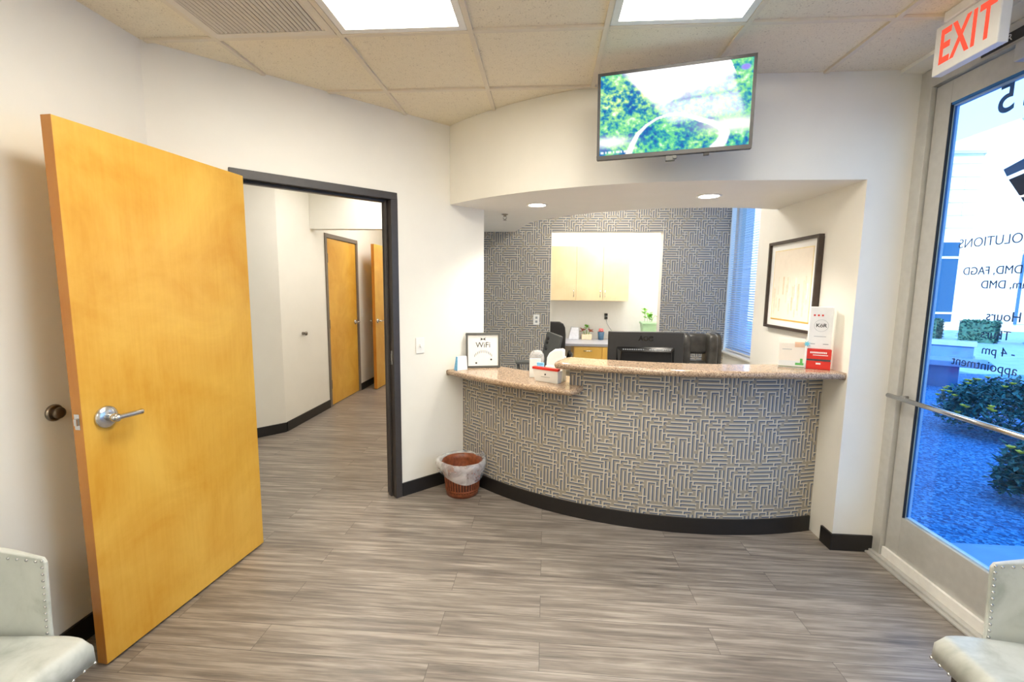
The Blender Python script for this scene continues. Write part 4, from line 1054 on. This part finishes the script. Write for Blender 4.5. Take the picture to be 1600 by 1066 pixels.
# ------------------------------------------------------------------ armchairs (local: +x forward, front of the seat at x = 0)
NAIL = None
def armchair(loc, rz, label):
    global NAIL
    t = thing('armchair', label, 'armchair', loc, rz, 'upholstered armchairs')
    hw = .285
    # seat: soft block, crowned, sloping down to the back
    vs = []; fs = []; nx, ny = 30, 30; L_, zt, zb = .56, .492, .412
    s_ = MB()
    def top(u, v):   # u 0 front .. 1 back, v -1..1
        ed = min(1, min(u * 15, (1 - abs(v)) * 15)); rise = 1 - (1 - ed) ** 2.5
        return zb + .05 + (zt - zb - .05) * rise - .045 * u + .006 * math.cos(v * PI / 2)
    def px(u, v, z):
        ed = (1 - min(1, u * 9)) ** 3
        return -.004 - u * L_ - .010 * ed
    grid = [[(px(i / nx, -1 + 2 * j / ny, 0), hw * (-1 + 2 * j / ny) * (1 - .09 * (1 - min(1, i / nx / .22)) ** 2), top(i / nx, -1 + 2 * j / ny)) for j in range(ny + 1)] for i in range(nx + 1)]
    flat = [p_ for r_ in grid for p_ in r_]
    s_.add(flat, [(i * (ny + 1) + j, i * (ny + 1) + j + 1, (i + 1) * (ny + 1) + j + 1, (i + 1) * (ny + 1) + j) for i in range(nx) for j in range(ny)], 0, True)
    ring = [grid[0][j] for j in range(ny + 1)] + [grid[i][ny] for i in range(1, nx + 1)] + [grid[nx][j] for j in range(ny - 1, -1, -1)] + [grid[i][0] for i in range(nx - 1, 0, -1)]
    n_ = len(ring); low = [(min(p_[0] + .004, 0) if p_[0] > -.05 else p_[0], p_[1], zb if p_[0] > -.4 else zb - .02) for p_ in ring]
    s_.add(ring + low, [(i, (i + 1) % n_, n_ + (i + 1) % n_, n_ + i) for i in range(n_)], 0, True); s_.add(low, [tuple(reversed(range(n_)))], 0)
    seat = s_.build('seat', M['leather'], t)
    # back
    b_ = MB(); k_ = Matrix.Translation((-.50, 0, .40)) @ Matrix.Rotation(math.radians(-6), 4, 'Y')
    b_.box(-.085, 0, -hw - .055, hw + .055, 0, .50, 0, k_); back = b_.build('backrest', M['leather'], t, bevel=.022, seg=4)
    nails = []
    for sy in (-1, 1):
        a_ = MB(); y0_ = hw + .002; yo = lambda x: hw + .014 + .020 * min(1, (-.175 - x) / .25)
        pr_ = [(-.185, .412), (-.185, .50), (-.176, .70), (-.186, .715), (-.30, .728), (-.50, .742), (-.515, .73), (-.515, .38)]
        n2 = len(pr_)
        a_.add([(x, sy * y0_, z) for x, z in pr_] + [(x, sy * yo(x), z) for x, z in pr_], [tuple(range(n2)), tuple(reversed(range(n2, 2 * n2)))] + [(i, i + n2, (i + 1) % n2 + n2, (i + 1) % n2) for i in range(n2)])
        arm = a_.build('arm', M['leather'], t, bevel=.006, seg=3)
        for i in range(12):
            z = .470 + i * .0215; x = -.1850 + .009 * (z - .50) / .20 * (z > .5) - .009
            nails.append((arm, (x, sy * (y0_ - .0005), z), (0, -sy, 0)))
        for i in range(8): nails.append((arm, (-.205 - i * .030, sy * (y0_ - .0005), .7040 + .0016 * i), (0, -sy, 0)))
    for i in range(17): nails.append((seat, (.0003, (-hw * .9 + .01) + i * (1.8 * hw - .02) / 16, .420), (1, 0, 0)))
    if NAIL is None:
        m_ = MB(); m_.lathe([(.0050, 0), (.0045, .0018), (.0027, .0030), (0, .0034)], 10, cap=False)
        tmp = m_.build('nailhead', M['chrome']); NAIL = tmp.data; bpy.data.objects.remove(tmp)
    for par, p_, n_ in nails:
        o = bpy.data.objects.new('nailhead', NAIL); COL.objects.link(o); o.parent = par; o.location = p_
        o.rotation_euler = Vector(n_).to_track_quat('Z', 'Y').to_euler()
    for sx, sy in ((-.075, 1), (-.075, -1), (-.50, 1), (-.50, -1)):
        l_ = MB(); cx, cy = sx, sy * (hw - .075); d_ = .024; q_ = .015; ox_ = .02 if sx > -.3 else -.03
        l_.add([(cx - d_, cy - d_, .408), (cx + d_, cy - d_, .408), (cx + d_, cy + d_, .408), (cx - d_, cy + d_, .408), (cx - q_ + ox_ * .4, cy - q_, 0), (cx + q_ + ox_ * .4, cy - q_, 0), (cx + q_ + ox_ * .4, cy + q_, 0), (cx - q_ + ox_ * .4, cy + q_, 0)],
               [(0, 1, 2, 3), (7, 6, 5, 4), (0, 4, 5, 1), (1, 5, 6, 2), (2, 6, 7, 3), (3, 7, 4, 0)])
        l_.build('leg', M['leg'], t, bevel=.003)
    return t
armchair((-1.312, .885, 0), 0, 'pale grey leather armchair with nailhead trim beside the open maple door')
armchair((1.205, 1.125, 0), PI, 'pale grey leather armchair with nailhead trim beside the glass entrance door')

# ------------------------------------------------------------------ outdoors
struct(MB().box(2.03, 10.5, -9, 9.3, -.35, -.03).build('ground', M['gravel']))
struct(MB().box(2.04, 3.2, -9, 2.865, -.029, -.012).build('pavement', M['concrete']))
struct(MB().prism([(2.1, 9.3), (60, 9.3), (60, 60), (-2, 60), (2.1, 30)], -.35, -.034).box(10.5, 60, -12, 9.3, -.35, -.034).build('plaza', M['concrete']))
# unseen facade, added above the glazing and outside to keep sun off the gravel
struct(MB().box(2.0, 2.25, -9, 9.0, H + .101, 6.8).box(2.1, 2.25, 5.27, 9.0, -.03, H + .1).build('wall_sun_blocker', M['bldg']))

def shrub(loc, rx, ry, rz_, n, label, nf, seed):
    rg = random.Random(seed); t = thing('flowering_shrub', label, 'shrub', loc, 0, 'flowering shrubs outside')
    fo = MB()
    for i in range(n):
        th = rg.uniform(0, 2 * PI); cz = rg.uniform(-.35, 1); rr = math.sqrt(max(0, 1 - cz * cz)); k_ = rg.uniform(.62, 1.04) + .10 * noise.noise(Vector((th * 2, cz * 3, seed)))
        c = Vector((rx * rr * math.cos(th) * k_, ry * rr * math.sin(th) * k_, max(.02, rz_ * (.36 + .64 * cz * k_))))
        leaf_mesh(fo, c, (rg.uniform(-1, 1), rg.uniform(-1, 1), rg.uniform(-.3, 1)), rg.uniform(.045, .075), .015)
    for i in range(9):
        a_ = i * .7; fo.cyl((.03 * math.cos(a_), .03 * math.sin(a_), 0), (rx * .6 * math.cos(a_), ry * .6 * math.sin(a_), rz_ * .7), .008, .004, 6)
    fo.build('foliage', M['shrubleaf'], t)
    for i in range(nf):
        th = rg.uniform(0, 2 * PI); cz = rg.uniform(.0, .95); rr = math.sqrt(1 - cz * cz); k_ = 1.05
        c = (rx * rr * math.cos(th) * k_, ry * rr * math.sin(th) * k_, rz_ * (.36 + .64 * cz * k_))
        fl = MB()
        for q_ in range(6): leaf_mesh(fl, c, (math.cos(q_ * 1.05), math.sin(q_ * 1.05), .9), .040, .016)
        fl.build('flower', M['yellow'], t)
shrub((5.12, 5.30, -.03), .62, .55, .60, 4200, 'wide shrub with yellow flowers in the gravel beyond the push bar', 64, 3)
shrub((3.71, 3.48, -.03), .30, .28, .50, 2200, 'dark rounded shrub with few yellow flowers near the glass door', 14, 8)
def hedge(x, y, sx, sy, h, label, seed):
    rg = random.Random(seed); t = MB(); c, s__ = math.cos(-.75), math.sin(-.75)
    m_ = Matrix.Rotation(.75, 4, 'Z')
    t.box(-sx, sx, -sy, sy, 0, h, 0, m_)
    for i in range(900):
        f_ = rg.random(); p_ = [rg.uniform(-sx, sx), rg.uniform(-sy, sy), rg.uniform(0, h)]
        if f_ < .4: p_[2] = h
        elif f_ < .8: p_[1] = -sy
        else: p_[0] = -sx
        leaf_mesh(t, m_ @ Vector(p_), (rg.uniform(-1, 1), rg.uniform(-1, 1), rg.uniform(-.2, 1)), .09, .03)
    tag(t.build('clipped_hedge', M['hedge'], loc=(x, y, -.033)), label, 'hedge', 'clipped hedges across the plaza')
hedge(12.75, 16.35, .55, .4, .62, 'clipped green hedge block next to the glass door stile', 1)
hedge(13.85, 15.6, .62, .4, .62, 'clipped green hedge block in the middle, behind the opening hours lettering', 2)
hedge(15.0, 14.7, .62, .4, .64, 'clipped green hedge block cut by the right picture edge', 3)
bn = thing('stone_bench', 'blue grey stone bench with pale slab seat beyond the yellow flowering shrub', 'bench', (6.65, 8.15, -.03), -.62)
MB().box(-.75, .25, -.22, .22, 0, .36).build('base', M['bench_stone'], bn)
MB().box(-.95, .62, -.30, .30, .36, .45).build('seat_slab', M['bench_top'], bn, bevel=.012)
pw_ = thing('planter_wall', 'long low stone planter wall behind the stone bench', 'wall', (9.5, 11.9, -.033), -.70)
MB().box(-1.9, .75, -.22, .22, 0, .30).build('body', M['bench_stone'], pw_)
MB().box(-1.95, .80, -.27, .27, .30, .40).build('cap', M['bench_top'], pw_, bevel=.012)

bd = thing('office_building', 'pale stone office building across the plaza seen through the glass', 'building', (0, 20, -.034))
w = MB(); w.box(10, 17.1, 0, 6, 0, 7.0); w.build('low_wing', M['bldg'], bd)
MB().box(17.1, 18.0, -1.0, 6, 0, 7.6).build('pier', M['bldg'], bd)
MB().box(18.0, 30, -.3, 6, 0, 8.2).build('tall_wing', M['bldg'], bd)
j = MB()
for z in (4.1, 4.6, 5.1, 5.6, 6.1, 6.6): j.box(10, 17.09, -.012, -.002, z, z + .03)
for i, z in enumerate((4.1, 4.6, 5.1, 5.6, 6.1)):
    for x in range(10, 17): j.box(x + .5 * (i % 2), x + .5 * (i % 2) + .025, -.012, -.002, z, z + .5)
for z in [1.0 + .55 * i for i in range(13)]: j.box(18.01, 30, -.314, -.302, z, z + .03)
j.build('stone_joints', M['bldg_line'], bd)
c_ = MB(); c_.box(10, 17.09, -.10, 0, 6.98, 7.10).box(18.01, 30, -.42, -.3, 8.18, 8.32).box(18.01, 30, -.36, -.3, 6.3, 6.36); c_.build('cornice', M['bldg_line'], bd)
wn = MB().box(14.2, 16.6, -.03, -.001, .35, 3.55).build('window', M['dark_window'], bd)
MB().box(14.2, 16.6, -.06, -.03, 2.90, 2.99).box(14.2, 16.6, -.06, -.03, .66, .74).build('window_bar', M['bldg'], wn)
wn = MB().box(18.80, 20.4, -.33, -.301, .3, 3.05).build('window', M['bldg'], bd)  # pane takes the pale wall colour to paint in its white reflection
MB().box(18.72, 18.80, -.36, -.301, .3, 3.05).box(18.72, 20.4, -.36, -.331, 3.05, 3.12).build('window_bar', M['bench_stone'], wn)

# ------------------------------------------------------------------ daylight
wd_ = bpy.data.worlds.new('sky'); S.world = wd_; wd_.use_nodes = True
nt = wd_.node_tree; nt.nodes.clear()
o_ = nt.nodes.new('ShaderNodeOutputWorld'); bg = nt.nodes.new('ShaderNodeBackground')
tc = nt.nodes.new('ShaderNodeTexCoord'); sx_ = nt.nodes.new('ShaderNodeSeparateXYZ'); rp = nt.nodes.new('ShaderNodeValToRGB')
nt.links.new(tc.outputs['Generated'], sx_.inputs[0]); nt.links.new(sx_.outputs['Z'], rp.inputs[0])
rp.color_ramp.elements[0].position = 0; rp.color_ramp.elements[0].color = (.55, .80, 1, 1)
rp.color_ramp.elements[1].position = .7; rp.color_ramp.elements[1].color = (.20, .50, 1, 1)
nt.links.new(rp.outputs[0], bg.inputs[0]); bg.inputs[1].default_value = 2.5
nt.links.new(bg.outputs[0], o_.inputs[0])
su = bpy.data.lights.new('sun', 'SUN'); su.energy = 7; su.angle = .01; su.color = (1, .97, .92)
so = bpy.data.objects.new('sun', su); COL.objects.link(so)
so.rotation_euler = Vector((.52, .62, -.59)).to_track_quat('-Z', 'Y').to_euler()
# portal helps the sky through the glazing
pl = bpy.data.lights.new('daylight_portal', 'AREA'); pl.shape = 'RECTANGLE'; pl.size = 2.45; pl.size_y = 2.6
pl.cycles.is_portal = True
po = bpy.data.objects.new('daylight_portal', pl); COL.objects.link(po); po.location = (2.12, 1.48, 1.35)
po.rotation_euler = Vector((-1, 0, 0)).to_track_quat('-Z', 'Y').to_euler()

# ------------------------------------------------------------------ camera
cam = bpy.data.cameras.new('camera'); co = bpy.data.objects.new('camera', cam); COL.objects.link(co)
cam.sensor_width = 36; cam.sensor_fit = 'HORIZONTAL'; cam.lens = 711.23 * 36 / 1600; cam.clip_start = .05; cam.clip_end = 300
pit, rol, yaw = .1185, .0110, -.0736
fw = Vector((math.sin(yaw) * math.cos(pit), math.cos(yaw) * math.cos(pit), -math.sin(pit)))
r0 = fw.cross(Vector((0, 0, 1))).normalized(); u0 = r0.cross(fw)
rr = math.cos(rol) * r0 + math.sin(rol) * u0; uu = -math.sin(rol) * r0 + math.cos(rol) * u0
mm = Matrix((rr, uu, -fw)).transposed().to_4x4(); mm.translation = (0, 0, 1.541); co.matrix_world = mm
S.camera = co

S.view_settings.view_transform = 'Standard'; S.view_settings.look = 'None'; S.view_settings.gamma = 1; S.view_settings.exposure = .12
S.view_settings.use_curve_mapping = False
S.cycles.use_denoising = True
try: S.cycles.denoiser = 'OPENIMAGEDENOISE'
except Exception: pass
S.cycles.max_bounces = 10; S.cycles.diffuse_bounces = 6; S.cycles.transparent_max_bounces = 16
S.cycles.sample_clamp_indirect = 8; S.cycles.caustics_reflective = False; S.cycles.caustics_refractive = False
